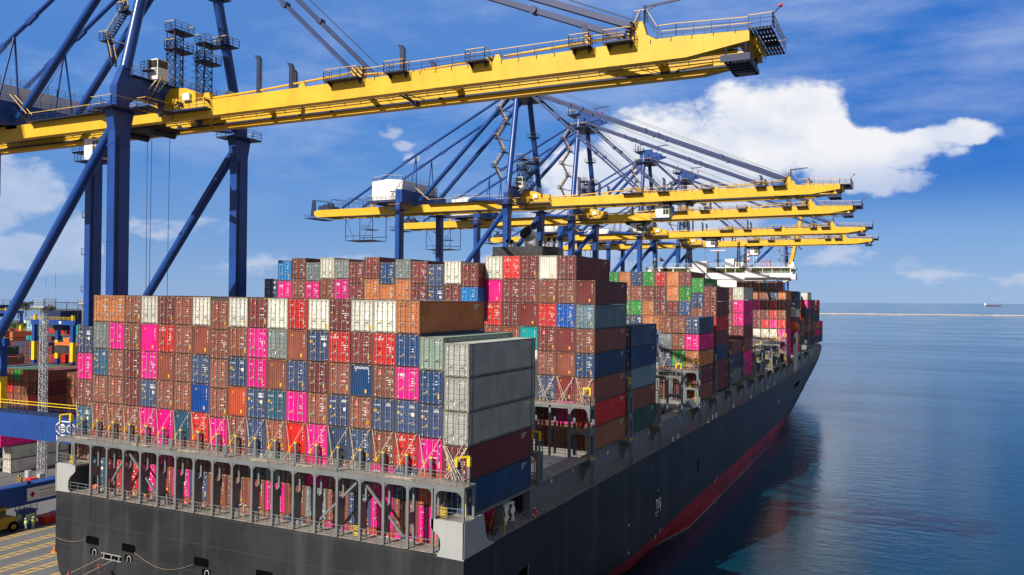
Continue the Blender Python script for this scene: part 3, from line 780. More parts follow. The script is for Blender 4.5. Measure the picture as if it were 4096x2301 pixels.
# ------------------------------------------------------------------ the other lashing bridges
def frame_tower(b,x0,x1,y,zlist,cap=True):
    """a portal leg across X at Y=y with rounded openings between the levels"""
    for x in (x0,x1): b.box(x-.16,x+.16,y-.14,y+.14,zlist[0],zlist[-1],0)
    for z in zlist[1:]:
        b.box(x0-.16,x1+.16,y-.12,y+.12,z-.35,z,0)
        for s,x in ((1,x0+.16),(-1,x1-.16)): b.prism([(x,z-.35),(x,z-.9),(x+s*.12,z-.62),(x+s*.3,z-.45),(x+s*.6,z-.35)][::s],1,y-.1,y+.1,0)
def lashing(y0,y1,ztop,x0=30.,full=True):
    b=MB(); zb=19.15 if y0>13 else 16
    lv=[zb]+[z for z in (22.3,) if ztop>23]+[ztop]
    xs=[]; x=46.95
    xs=[47.0,44.6]
    for y in (y0,y1):
        frame_tower(b,44.6,47.0,y,lv)
        if full:
            xx=42.1
            while xx>x0:
                b.box(xx-.12,xx+.12,y-.1,y+.1,zb,ztop,0); xx-=P
            b.box(x0,44.6,y-.1,y+.1,ztop-.45,ztop-.12,0)
    b.box(x0 if full else 44.4,47.15,y0-.15,y1+.15,ztop-.12,ztop,1)
    if len(lv)>2: b.box(44.5,47.15,y0-.1,y1+.1,lv[1]-.1,lv[1],1)
    # side legs with oval slots
    for z0,z1 in zip(lv[:-1],lv[1:]):
        b.box(46.9,47.12,y0+.1,y1-.1,z1-.5,z1-.1,0); b.box(46.9,47.12,y0+.1,y1-.1,z0,z0+.35,0)
    b.rail([(x0 if full else 44.5,y0-.1,ztop),(47.1,y0-.1,ztop)],1.15,1.4,.03,0); b.rail([(47.1,y0,ztop),(47.1,y1,ztop)],1.15,1.0,.03,0)
    b.rail([(44.6,y0,lv[1] if len(lv)>2 else zb),(46.9,y0,lv[1] if len(lv)>2 else zb)],1.1,1.2,.028,0)
    b.rail([(x0 if full else 44.6,y0+.1,zb+.02),(46.9,y0+.1,zb+.02)],1.1,1.4,.028,0)
    # yellow ladder, caps
    b.box(46.5,46.58,y0+.2,y0+.3,zb,lv[1]-.5,2); b.box(47.0,47.14,y0+.1,y0+.28,ztop,ztop+1.2,0); b.box(46.98,47.16,y0+.05,y0+.33,ztop+1.2,ztop+2.1,2); b.box(46.2,46.34,y0+.1,y0+.28,ztop,ztop+1.9,0); b.box(46.18,46.36,y0+.08,y0+.3,ztop+1.3,ztop+2.1,2); b.box(46.2,47.1,y0+.1,y0+.28,ztop+1.95,ztop+2.12,2)
    for k in range(6): b.box(45.3,45.36+.5,y0+.3,y0+.36,zb+3.15+.15*k if len(lv)>2 else zb+.15*k,zb+3.2+.15*k if len(lv)>2 else zb+.2+.15*k,2)
    b.build('lashing_bridge',[M['shipgrey'],M['deck'],M['rigyellow']],ship)
def rods(y,zt,zb,ks):
    for k in ks:
        x0=k*P
        for xa,xb in ((x0+.12,x0+1.3),(x0+P-.10,x0+.6),(x0+.2,x0+1.7),(x0+P-.2,x0+1.0)):
            b=MB(); b.tube((xa,y-.12,zt),(xb,y-.75,zb),.032,5,0); b.build('lashing_rod',[M['rod']],ship)
lashing(14.2,15.0,22.3,44.4,False); lashing(28.7,30.3,25.3,34.,True); lashing(43.6,44.9,25.3,44.4,False); lashing(58.0,59.2,22.3,44.4,False)
lashing(71.,72.2,25.3,40.,True); lashing(83.2,84.6,25.3,38.,True); lashing(97.6,98.9,25.3,44.4,False); lashing(112.0,114.2,25.3,44.4,False); lashing(126.4,127.9,25.3,44.4,False); lashing(141.2,142.4,25.3,40.,True)
lashing(155.4,156.6,25.3,38.,True); lashing(169.6,170.8,25.3,40.,True); lashing(183.6,184.8,25.3,38.,True); lashing(197.6,198.9,25.8,34.,True); lashing(235,236,25.,40.,False); lashing(257,258,25.,40.,True)
rods(31.0,28.3,25.4,(16,17,18)); rods(85,28.6,25.4,(16,17,18)); rods(199.4,29.2,26,(16,17,18))
# crate-like deck gear in the open bays
b=MB()
for y in (146,151,160,164,175,180,189): b.box(43.6,45.6,y,y+2.2,19.4,21.2+random.random()*1.5,0); b.box(40.8,42.6,y,y+2.0,19.4,20.6+random.random(),1)
b.build('deck_house',[M['shipgrey'],M['white']],ship)
b=MB(); b.prism([(45.5,19.2),(45.5,20.4),(46.2,20.5),(47.2,19.2)],1,79,82.6,0); b.box(40.5,45.0,74.,82.5,19.2,19.75,1); b.build('ramp',[M['shipgrey'],M['deck']],ship)

# ------------------------------------------------------------------ funnel
b=MB()
pl=lambda z,d:[(18.2-d,60.0-d*.3,z),(27.2+d,60.0-d*.3,z),(28.6+d,63.2,z),(28.0+d,67.+d,z),(17.6-d,67.+d,z)]
def slab(b,z0,z1,d,m):
    a=pl(z0,d)+pl(z1,d); n=5
    b.add(a,[tuple(range(n))[::-1],tuple(range(n,2*n))]+[(i,(i+1)%n,n+(i+1)%n,n+i) for i in range(n)],m)
slab(b,18.8,44.5,-.25,1); slab(b,44.5,44.75,.12,2); slab(b,44.75,46.1,0,0)
fu=b.build('funnel',[M['dark'],M['white'],M['dark']],ship)
def pipe(x,y,z0,h,r,lean,toward,big=False):
    b=MB(); a=Vector((x,y,z0)); k=Vector((x,y,z0+h*.5)); t=Vector(toward).normalized(); e=k+Vector((t.x*lean*1.5,t.y*lean*1.5,h*.30))
    b.tube(a,k,r,16,0); b.sphere(k,r,16,0); b.tube(k,e,r,16,0,caps=False); d=(e-k).normalized(); b.tube(e-d*.05,e+d*.02,r*.93,16,1); b.tube(e-d*.25,e,r*1.03,16,1,caps=False)
    b.build('exhaust_pipe',[M['galv'],M['black']],fu)
pipe(23.6,63.6,46.1,3.2,1.12,1.0,(-.35,-1,0)); 
for x,h,r in ((25.6,1.5,.24),(27.0,1.8,.36),(20.2,1.5,.3),(19.4,1.6,.3),(28.0,1.7,.32),(26.3,1.2,.12)): pipe(x,64.2,46.1,h,r,.45,(-.5,-.8,0))

# ------------------------------------------------------------------ bridge house
hs=MB(); Yb=213.
hs.box(10.5,34.7,Yb+.5,Yb+9,18.5,44.8,0); hs.box(-2.6,47.75,Yb+.2,Yb+4.6,44.6,46.3,0)
hs.prism([(34.7,44.6),(38.2,44.6),(34.7,40.8)],1,Yb+.5,Yb+4.4,0); hs.prism([(10.5,44.6),(10.5,40.8),(7,44.6)],1,Yb+.5,Yb+4.4,0); hs.prism([(43.0,44.6),(46.5,44.6),(44.2,43.6)],1,Yb+.5,Yb+4.2,0)
hs.box(-1.0,46.2,Yb+.45,Yb+4.6,46.3,48.3,0)
hs.box(-1.5,46.9,Yb+.1,Yb+5.2,48.3,48.6,0); hs.frustum((46.2,46.6,Yb+.2,Yb+4.4,46.3),(46.2,47.9,Yb+.2,Yb+4.4,48.3),0); hs.box(45.6,47.3,Yb+.8,Yb+3,48.6,49.4,0); hs.frustum((46.3,47.1,Yb+1,Yb+2.6,49.4),(46.5,46.9,Yb+1.3,Yb+2.2,50.3),0)
hs.box(15.0,19.7,Yb-.2,Yb+3.2,44,50.6,0); hs.box(31.8,46.2,Yb-.7,Yb+.3,45.2,45.35,0)
house=hs.build('bridge_house',[M['white']],ship)
for x0,x1 in ((19.9,22.6),(23.0,25.6),(26.0,28.7),(29.1,32.0),(34.2,37.4),(37.8,40.3),(40.7,43.1),(43.4,45.9),(4.,8.),(8.6,13.)):
    b=MB(); b.box(x0,x1,Yb+.34,Yb+.50,46.9,48.1,0); b.box(x0-.1,x1+.1,Yb+.38,Yb+.46,46.8,48.2,1); b.build('window',[M['glass'],M['dark']],house)
b=MB(); b.box(46.3,46.4,Yb+.15,Yb+.2,46.7,48.0,0); b.box(46.4,47.5,Yb+.12,Yb+.2,47.0,48.05,0); b.build('window',[M['glass']],house)
b=MB(); b.rail([(-1.4,Yb+.15,48.6),(15,Yb+.15,48.6)],1.2,1.5,.035,0); b.rail([(19.8,Yb+.15,48.6),(45.6,Yb+.15,48.6)],1.2,1.5,.035,0); b.rail([(31.8,Yb+.2,46.3),(46,Yb+.2,46.3)],.9,1.3,.035,0); b.build('roof_railing',[M['white']],house)
def lattice(b,x,y,z0,z1,w,w2,m=0,n=6,r=.09):
    for s,t in ((-1,-1),(1,-1),(1,1),(-1,1)):
        b.tube((x+s*w,y+t*w,z0),(x+s*w2,y+t*w2,z1),r,5,m)
    cs=[(-1,-1),(1,-1),(1,1),(-1,1)]
    for i in range(n):
        a=i/n; c=(i+1)/n; wa=w+(w2-w)*a; wc=w+(w2-w)*c; za=z0+(z1-z0)*a; zc=z0+(z1-z0)*c
        for k in range(4):
            p,q=cs[k],cs[(k+1)%4]
            if i%2: p,q=q,p
            b.tube((x+p[0]*wa,y+p[1]*wa,za),(x+q[0]*wc,y+q[1]*wc,zc),r*.6,4,m,caps=False); b.tube((x+p[0]*wc,y+p[1]*wc,zc),(x+q[0]*wc,y+q[1]*wc,zc),r*.6,4,m,caps=False)
for x,y,h,w in ((13.3,Yb+2,7.5,1.1),(29.6,Yb+2.5,8.4,.5),(31.8,Yb+2.5,7.4,.35)):
    b=MB(); lattice(b,x,y,48.6,48.6+h,w,w*.5,0,6,.13); b.box(x-1.2,x+1.2,y-.8,y+.8,50.6,50.8,0); b.rail([(x-1.2,y-.8,50.8),(x+1.2,y-.8,50.8)],1,.8,.04,0); b.build('mast',[M['dark']],house)
b=MB(); b.tube((23.0,Yb+2,48.6),(23.0,Yb+2,53.9),.28,8,0); b.box(20.6,25.4,Yb+1.8,Yb+2.1,54.0,54.35,1); b.box(20.7,25.3,Yb+1.77,Yb+1.8,54.05,54.12,2); b.box(21.6,24.4,Yb+1.4,Yb+2.6,50.8,50.95,0); b.build('radar_mast',[M['dark'],M['white'],M['red']],house)
b=MB(); b.box(25.4,28.3,Yb+1.6,Yb+3.6,48.6,51.4,0); b.sphere((1.5,Yb+2,51.2),.55,10,0); b.tube((1.5,Yb+2,48.6),(1.5,Yb+2,50.9),.12,6,0); b.sphere((35.5,Yb+1,51.6),.3,8,0); b.tube((35.5,Yb+1,48.6),(35.5,Yb+1,51.4),.06,5,0); b.tube((34.6,Yb+1,48.6),(34.6,Yb+1,53.6),.06,5,0); b.build('antenna_dome',[M['white']],house)
b=MB(); b.rail([(37.4,Yb+1,48.6),(39.8,Yb+1,48.6),(39.8,Yb+2.6,48.6)],2.2,.7,.07,0); b.build('red_cage',[M['red']],house)
fl=empty('ship_flag',(0,0,0),'red triangular flag flying above the bridge on the quay side','flag'); fl.matrix_world=T4@Matrix.Translation((3.6,Yb+1,48.6))
b=MB(); b.tube((0,0,0),(0,0,3.9),.07,6); b.build('pole',[M['white']],fl)
b=MB(); b.add([(0.05,0,3.6),(.9,.15,2.9),(1.7,.05,2.2),(.9,.1,2.1),(.05,0,2.1)],[(0,4,3,1),(1,3,2)],0,True); b.add([(0.05,.02,3.6),(.9,.17,2.9),(1.7,.07,2.2),(.9,.12,2.1),(.05,.02,2.1)],[(0,1,3,4),(1,2,3)],0,True); b.build('cloth',[M['red']],fl)
f2=empty('signal_flag',(0,0,0),'small limp red and white flag on a mast above the bridge','flag'); f2.matrix_world=T4@Matrix.Translation((32.6,Yb+1,48.6))
b=MB(); b.tube((0,0,0),(0,0,5.4),.06,6); b.build('pole',[M['white']],f2)
b=MB(); 
for k,(c) in enumerate((0,1,2,1,0)):
    z=5.0-k*.62; b.box(.05,.5+.08*k,-.03,.03,z-.6,z,c)
b.build('cloth',[M['red'],M['white'],M['bdecal']],f2)
for dy,lab in ((219.5,'red enclosed lifeboat hanging outboard below the bridge wing'),):
    t=empty('lifeboat',(0,0,0),lab,'lifeboat'); t.matrix_world=T4@Matrix.Translation((46.9,dy,29.3))
    b=MB(); b.sphere((0,0,0),1.7,12,0,1.0); b.v=[(x*.9,y*1.35,z) for x,y,z in b.v]; b.box(-.6,.6,-.9,.9,1.2,1.9,0); b.build('boat_hull',[M['orange']],t)
b=MB(); b.box(46.9,47.6,216.5,217.3,15,27,0); b.box(46.9,47.6,221,221.8,15,27,0); b.prism([(216.5,24),(221.8,24),(221.8,27.5),(220,28.2),(216.5,26)],0,47.0,47.5,0); b.build('davit_frame',[M['white']],ship)
# ------------------------------------------------------------------ quay cranes (boom along +X, y from the crane's centre line)
QZ=3.2; BX=-7.6
Bm=[M['blue'],M['dkblue'],M['railtop'],M['white'],M['glass']]; Ym=[M['yellow'],M['dkblue'],M['railtop'],M['hazard'],M['dark']]
OFF=(-BX,0,-QZ)
def make_crane():
    t=empty('quay_crane',(BX,0,QZ),'x','crane','blue and yellow quay cranes')
    part=lambda n,b,ms,p=None: b.build(n,ms,p if p is not None else t,OFF if p is None else None)
    # legs
    for X0,X1,zt,up in ((-8.3,-7.0,59.4,True),(-39.3,-38.05,65.6,False)):
        for s in (-1,1):
            b=MB(); ya,yb=sorted((s*9.05,s*11.25))
            b.box(X0,X1,ya,yb,8.6,57.6 if up else zt)
            if up:
                b.frustum((X0,X1,ya,yb,57.6),(X0-.05,X1+.05,ya-.5,yb+.5,60.3)); b.box(X0+.08,X1-.02,ya+.15,yb-.15,60.3,63.3)
                b.frustum((X0+.08,X1-.02,ya+.15,yb-.15,63.3),(X0+.25,X1-.2,s*9.4-.55,s*9.4+.55,66.0))
                b.box(X0+.06,X0+.1,ya,yb,8.6,57.6,0)
            # access doors and seams
            for z in (20,32,44,56):
                if z<(57 if up else 66): b.box(X0-.05,X1+.05,ya-.05,yb+.05,z,z+.09,0); b.box(X0-.02,X1+.02,ya-.02,yb+.02,z-.5,z-.47,0)
            b.tube((X1+.06,ya+.35,9),(X1+.06,ya+.35,57),.05,5,1); b.tube((X1+.06,ya+.55,9),(X1+.06,ya+.55,57),.035,5,1)
            b.box(X1,X1+.02,ya+.7,ya+1.4,9.4,11.2,1)
            lg=part('leg',b,Bm)
            b=MB(); zp=60.45
            for x0,x1,y0,y1 in ((X0-1.2,X1+1.2,ya-1.5,ya-.5),(X0-1.2,X1+1.2,yb+.5,yb+1.5),(X0-1.2,X0-.1,ya-.5,yb+.5),(X1+.1,X1+1.2,ya-.5,yb+.5)): b.box(x0,x1,y0,y1,zp-.22,zp)
            cor=[(X0-1.2,ya-1.5,zp),(X1+1.2,ya-1.5,zp),(X1+1.2,yb+1.5,zp),(X0-1.2,yb+1.5,zp),(X0-1.2,ya-1.5,zp)]
            b.rail(cor,1.15,1.6,.035,0,1); b.build('platform',[M['dkblue'],M['railtop']],lg)
            # ladder landings down the back of the leg
            if not up and s>0:
                b=MB()
                for z in (20,26,32,38,44,50,56):
                    b.box(X0-1.0,X0,ya+.3,yb-.3,z,z+.12); b.rail([(X0-1.0,ya+.3,z),(X0-1.0,yb-.3,z)],1.1,1,.04,0,1)
                b.tube((X0-.3,ya+.6,9),(X0-.3,ya+.6,60),.05,4); b.tube((X0-.3,ya+1.1,9),(X0-.3,ya+1.1,60),.05,4); b.build('leg_ladder',[M['dkblue'],M['railtop']],lg)
    # sill beams and bogies
    for xc in (-7.65,-38.6):
        b=MB(); b.box(xc-1.2,xc+1.2,-14.6,14.6,6.4,9.3); b.box(xc-1.0,xc+1.0,-14.4,14.4,9.3,9.33,0)  # beam ends lengthened so their shade reaches the forklift on the quay
        for s in (-1,1): b.frustum((xc-.7,xc+.7,s*9.2-2.2,s*9.2+2.2,4.6),(xc-1,xc+1,s*10-3,s*10+3,6.4))
        for y in (-6,-1,4): b.prism([(y,9.3),(y+.6,9.3),(y+.5,9.8),(y+.1,9.8)],0,xc+.6,xc+.9,1)
        part('sill_beam',b,Bm)
        for s in (-1,1):
            b=MB()
            for k in range(4):
                y=s*10+(k-1.5)*2.1; b.box(xc-.45,xc+.45,y-.95,y+.95,3.9,4.7,0); b.tube((xc-.5,y-.45,3.62),(xc+.5,y-.45,3.62),.36,10,2); b.tube((xc-.5,y+.5,3.62),(xc+.5,y+.5,3.62),.36,10,2)
            b.box(xc-.6,xc+.6,s*10+4.2*s-.3,s*10+4.2*s+.3,3.5,4.6,1); part('bogie',b,[M['blue'],M['hazard'],M['dark']])
    for s in (-1,1):
        # portal beam with walkway
        b=MB(); y=s*10.1; b.box(-38.0,-8.3,y-.9,y+.9,18.7,21.95); b.box(-38.,-8.3,y-1.0,y+1.0,21.95,22.0,1)
        for x in (-32,-26,-20,-14): b.box(x,x+.06,y-.915,y+.915,18.7,21.95,0)
        pb=part('portal_beam',b,Bm)
        b=MB(); b.rail([(-38,y-.95,22),(-8.5,y-.95,22)],1.2,1.6,.05,0,1); b.rail([(-38,y+.95,22),(-8.5,y+.95,22)],1.2,1.6,.05,0,1); b.build('railing',[M['dkblue'],M['rigyellow']],pb)
        b=MB(); b.tube((-8.6,s*10.1,58.6),(-37.6,s*10.1,23.6),.66,14); b.prism([(-8.4,60),(-8.4,56.2),(-10.4,56.0),(-9.7,57.4)],1,s*10.1-.2,s*10.1+.2); b.prism([(-38,22),(-38,26),(-36.6,25.6),(-34.6,22)],1,s*10.1-.25,s*10.1+.25); part('diagonal_brace',b,Bm)
        b=MB(); b.tube((-8.3,s*9.6,61.5),(-20.6,s*4.4,62.9),.42,12); b.prism([(-22,62.2),(-19.5,62.2),(-19.8,63.1),(-21.6,63.1)],1,s*3.9-.35,s*3.9+.35); part('top_strut',b,Bm)
        # A-frame, back legs, stays
        b=MB(); b.tube((-7.7,s*9.35,65.6),(-8.2,s*3.2,91),.70,16); part('apex_leg',b,Bm)
        b=MB(); b.tube((-36.4,s*3.9,63.2),(-9.2,s*3.3,89.6),.58,14); part('back_leg',b,Bm)
        b=MB(); j=(-37.7,s*3.95,75.5); b.tube((-8.6,s*3.4,90.4),j,.34,10); b.tube(j,(-62,s*3.7,62.5),.34,10)
        for q in ((-33.9,s*3.9,77.4),(-41,s*3.95,73.8)): b.beam(tuple(Vector(q)+Vector((-1,0,-.52))),tuple(Vector(q)+Vector((1,0,.52))),.5,.75,0)
        b.tube(j,(-38.2,s*2.9,65.6),.15,6); b.tube(j,(-38.2,s*5.9,65.6),.15,6); part('back_stay',b,Bm)
        b=MB(); 
        for dy in (-.32,.32):
            b.beam((-7.0,s*3.3+dy*.6,90.6),(22.6,s*3.3+dy*.6,63.4),.16,.42)
        for f in (.33,.66): c=Vector((-7,s*3.3,90.6)).lerp(Vector((22.6,s*3.3,63.4)),f); b.tube(c-Vector((0,.45,0)),c+Vector((0,.45,0)),.42,10)
        part('inner_fore_stay',b,[M['stay']])
        b=MB()
        for dy in (-.4,.4):
            b.beam((-6.6,s*3.3+dy*.7,90.2),(56.4,s*3.3+dy*.7,63.9),.2,.62)
        for f in (.2,.25,.5,.55,.78): c=Vector((-6.6,s*3.3,90.2)).lerp(Vector((56.4,s*3.3,63.9)),f); b.tube(c-Vector((0,.6,0)),c+Vector((0,.6,0)),.45,10)
        part('outer_fore_stay',b,[M['stay']])
        # girder: fixed part and boom
        yo,yi=s*3.9,s*2.72; ya,yb=sorted((yo,yi))
        def ledge(b,x0,x1):
            p,q=sorted((s*2.72,s*2.30)); b.box(x0,x1,p,q,60.62,60.74,1); p,q=sorted((s*2.74,s*2.55)); b.box(x0,x1,p,q,60.42,60.62,0); b.box(x0,x1,s*2.46-.05,s*2.46+.05,60.74,60.86,4)
            for k in range(int((x1-x0)/2.4)): b.box(x0+k*2.4+.3,x0+k*2.4+.36,*sorted((s*2.72,s*2.3)),61.5,61.56,4); 
            b.tube((x0,s*2.45,61.55),(x1,s*2.45,61.55),.05,4,4); b.tube((x0,s*2.55,61.85),(x1,s*2.55,61.85),.035,4,4)
        b=MB(); b.box(-70.5,-5.6,ya,yb,60.2,62.2,0); b.prism([(-70.5,60.2),(-70.5,62.2),(-71.6,61.9),(-71.6,60.9)],1,ya,yb,0); ledge(b,-70,-5.7)
        for x in (-60,-48,-30,-18): b.box(x,x+.05,ya-.012,yb+.012,60.2,62.2,0)
        for x in (-18,-52,): b.prism([(x-.55,62.2),(x+.55,62.2),(x+.25,63.0),(x-.25,63.0)],1,s*3.75-.08,s*3.75+.08,0)
        b.box(-9.2,-6.0,ya,yb,62.2,63.0,0); b.prism([(-6.0,62.2),(-6.0,63.4),(-4.0,63.4),(-2.2,62.2)],1,ya+.1,yb-.1,0)
        part('girder',b,Ym)
        b=MB()
        pf=[(-5.4,60.2),(61.5,60.2),(67.3,61.05),(67.3,62.0),(60.5,62.3),(-5.4,62.2)]
        b.prism(pf,1,ya,yb,0); ledge(b,-5.0,66)
        for x in (4,14,24,34,44,54): b.box(x,x+.05,ya-.014,yb+.014,60.2,62.2,0); b.box(x-.35,x+.40,ya-.022,yb+.022,60.24,60.5,0); b.box(x-.35,x+.40,ya-.022,yb+.022,61.9,62.16,0)
        for k in range(36): b.box(-3.6+2*k,-3.57+2*k,ya-.008,yb+.008,60.22,62.1,0) if k<32 else None
        for x in (15.6,41.5): b.prism([(x-.5,62.2),(x+.5,62.2),(x+.22,62.95),(x-.22,62.95)],1,yo-s*.15-.08,yo-s*.15+.08,0)
        b.box(22.6,24.2,ya+.15,yb-.15,62.2,63.75,3); b.box(40.2,41.3,ya+.2,yb-.2,62.2,62.9,3); b.box(51.6,52.1,s*4.4-.25,s*4.4+.25,62.2,63.4,3)
        b.tube((24.2,s*3.3,62.9),(31,s*3.3,62.45),.16,8,0); b.tube((1,s*3.3,62.55),(9.5,s*3.3,62.7),.16,8,0); b.tube((9.5,s*3.3,62.75),(22.6,s*3.3,63.3),.13,8,0); b.prism([(-.4,62.2),(1.0,62.2),(.7,63.2),(-.1,63.2)],1,s*3.3-.5,s*3.3+.5,0)
        b.tube((42,s*3.3,62.8),(56,s*3.3,63.3),.14,8,0); b.tube((30,s*3.3,62.45),(40,s*3.3,62.8),.12,8,0)
        b.prism([(55.8,62.2),(58.6,62.3),(57.6,62.9),(57.2,64.25),(56.2,64.3),(55.9,63.6)],1,ya+.1,yb-.1,0)
        bm=part('boom',b,Ym)
        # walkways, their brackets and handrails on the outer edge
        b=MB(); 
        for x0,x1 in ((19.7,24.4),(28,30.6),(38.3,40.6),(50,52.1),(53.6,56.4),(-4,1.2)):
            p,q=sorted((yo,yo+s*1.15)); b.box(x0,x1,p,q,62.2 if x0>0 else 60.9,62.36 if x0>0 else 61.1,0)
            z=62.36 if x0>0 else 61.1; b.rail([(x0,yo,z),(x0,yo+s*1.1,z),(x1,yo+s*1.1,z),(x1,yo,z)],1.15,1.2,.035,0,1)
            for x in (x0+.3,x1-.3): b.prism([(yo,62.2),(yo+s*1.0,62.2),(yo,61.7)][::s],0,x-.05,x+.05,0)
        b.rail([(24.4,yo-s*.1,62.25),(55.5,yo-s*.1,62.3)],1.2,2.0,.04,0,1); b.rail([(58.8,yo-s*.1,62.4),(60.5,yo-s*.1,62.4),(67.2,yo-s*.1,62.05)],1.2,1.9,.04,0,1); b.rail([(58.8,yi,62.4),(67.2,yi,62.05)],1.0,1.9,.035,0,1)
        for k in range(24): b.box(20+2*k,20.08+2*k,yo-.04,yo+.04,61.9,62.3,0)
        if s<0: b.rail([(56.0,yo,62.36),(57.0,yo,64.3)],1.1,.7,.035,0,1); b.rail([(56.3,yo+.2,64.3),(57.4,yo+.2,64.3),(57.5,yo+.9,64.3)],1.1,.5,.035,0,1); b.rail([(57.6,yo+.3,64.2),(58.6,yo+.3,62.5)],1.1,.6,.035,0,1)
        if s<0:
            for k in range(7): b.box(55.2+.15*k,55.5+.15*k,yo-.7,yo+.1,62.5+.26*k,62.55+.26*k,0)
        b.build('boom_walkway',[M['dkblue'],M['railtop']],bm)
        # dark curved posts standing on the boom
        for x,h in ((8.5,4.3),(13.6,2.75),(29.4,2.9),(51.2,2.2)):
            b=MB(); y=s*3.3; b.box(x-.28,x+.28,y-.2,y+.2,62.3,62.2+h,0); b.prism([(x-.28,62.2+h),(x+.28,62.2+h),(x-.05,62.7+h),(x-.6,62.8+h)],1,y-.2,y+.2,0); b.box(x+.28,x+.31,y-.06,y+.06,62.5,62.1+h,1); part('catch_post',b,[M['dkblue'],M['galv']])
    # tip: end beam, platforms, light
    b=MB(); b.box(66.2,67.25,-2.72,2.72,61.0,61.98,0)
    for k in range(4): b.box(67.24,67.76,-2.4+k*1.35,-2.3+k*1.35,61.05,61.9,0)
    b.box(67.75,67.8,-2.72,2.72,61.0,61.9,0); part('cross_beam',b,Ym)
    for x0,x1,z0,z1 in ((-71.6,-70.4,60.4,61.9),(33,33.7,61.4,62.1),(5,5.6,61.4,62.1),(-20,-19.2,61.3,62.1),(57,57.8,61.4,62.2)):
        b=MB(); b.box(x0,x1,-2.72,2.72,z0,z1,0); part('cross_beam',b,Ym)
    b=MB(); [b.box(67.35+.3*k,67.5+.3*k,-4.4,4.4,61.85,62.0,0) for k in range(7)]; [b.box(67.3,69.4,-4.4+1.74*k,-4.25+1.74*k,61.8,62.0,0) for k in range(6)]
    for k in range(6): b.box(67.9,69.2,-3.8+k*1.3,-3.0+k*1.3,61.98,62.02,1)
    b.rail([(67.3,-4.4,62),(69.4,-4.4,62),(69.4,4.4,62),(67.3,4.4,62)],1.2,1.3,.04,0,2); b.tube((69.4,-3.6,62),(69.4,-3.6,63.3),.05,5,0); b.tube((69.4,-3.6,63.3),(69.9,-3.6,63.8),.05,5,0); b.sphere((70.0,-3.6,63.95),.2,8,3)
    [b.box(65.0+.22*k,65.12+.22*k,-3.9,2.0,59.5,59.62,0) for k in range(10)]; [b.box(65,67.2,-3.9+.98*k,-3.75+.98*k,59.4,59.66,0) for k in range(7)]
    b.box(64.7,67.4,-4.0,-3.85,59.3,59.95,0); b.box(64.9,65.05,-3.9,2.1,59.4,59.8,0); b.box(67.1,67.25,-3.9,2.1,59.4,59.8,0)
    for x in (65.2,67.0):
        for y in (-3.8,2.0): b.tube((x,y,59.5),(x,y,61.3),.09,5,0)
    b.beam((65.2,2,59.6),(67,2,61),.1,.1,0); part('tip_platform',b,[M['dkblue'],M['galv'],M['railtop'],M['red']])
    b=MB(); b.tube((57.3,-3.4,64.2),(57.3,-3.4,65.9),.12,6); b.beam((57.2,-3.4,65.75),(60.8,-3.4,65.95),.14,.2); b.beam((57.4,-3.4,65.2),(58.5,-3.4,65.75),.08,.08); part('jib_hoist',b,[M['dkblue']])
    # folded truss under the boom, service cradle, rope guides at the rear
    b=MB()
    for x in (27.5,-22.): 
        b=MB()
        b.beam((x,-2.6,60.9),(x,2.6,60.5),.18,.18); b.beam((x,-2.6,61.6),(x,2.6,60.5),.14,.14); b.box(x-.35,x+.35,1.9,2.5,60.2,60.8); b.tube((x,-2.6,60.9),(x+1.2,2.5,60.9),.06,4); part('boom_truss',b,[M['dkblue']])
    b=MB()
    for x in (-61.,-52.):
        for y in (-3.3,3.3): b.tube((x,y,60.2),(x,y,53.4),.10,5)
    for z in (53.4,54.6): b.tube((-61,-3.3,z),(-52,-3.3,z),.09,5); b.tube((-61,3.3,z),(-52,3.3,z),.09,5)
    b.box(-61,-52,-3.3,3.3,53.3,53.42); b.tube((-61,-3.3,59.5),(-58,-3.3,53.5),.06,4); b.tube((-52,-3.3,60),(-55,-3.3,53.5),.06,4); b.box(-56.5,-53.5,-2,2,56.4,56.5); b.rail([(-56.5,-2,56.5),(-53.5,-2,56.5)],1,.8,.04)
    part('service_cradle',b,[M['dkblue']])
    b=MB()
    for x in (-72,-66,-60,-54,-48.6): 
        for y in (-3.3,3.3): b.tube((x,y,62.2),(x,y,65.1),.09,5)
        b.tube((x,-3.3,65.1),(x+5.5,-3.3,64.6),.09,5) if x<-50 else None; b.tube((x,3.3,65.1),(x+5.5,3.3,64.6),.09,5) if x<-50 else None; b.tube((x,-3.3,65.1),(x,3.3,65.1),.08,4)
    b.prism([(-73.2,60.6),(-71.4,60.6),(-71.6,65.2),(-72.6,65.2)],1,-3.5,-3.2); b.prism([(-73.2,60.6),(-71.4,60.6),(-71.6,65.2),(-72.6,65.2)],1,3.2,3.5)
    b.box(-71,-67.6,-2.6,2.6,62.3,63.5); b.tube((-69.5,-2,63.4),(-69.5,2,63.4),.6,10); b.box(-74.6,-71.4,-4.3,4.3,59.9,60.1); b.rail([(-74.6,-4.3,60.1),(-74.6,4.3,60.1)],1.1,1.4,.04); b.rail([(-70,-4,62.2),(-49,-4,62.2)],1.15,1.8,.04); b.box(-66.5,-65.2,-3.8,-3.0,62.3,63.8)
    part('rear_machinery',b,[M['dkblue']])
    # portal cross beams
    b=MB(); b.box(-8.15,-7.05,-9.3,9.3,62.25,64.85); b.box(-8.6,-6.5,-9.2,9.2,64.85,64.95,1)
    for s in (-1,1): b.prism([(s*9.2,62.25),(s*9.2,61.3),(s*8.0,62.25)][::s],0,-8.1,-7.1); b.box(-8.0,-7.2,s*3.3-.75,s*3.3+.75,60.9,62.25)
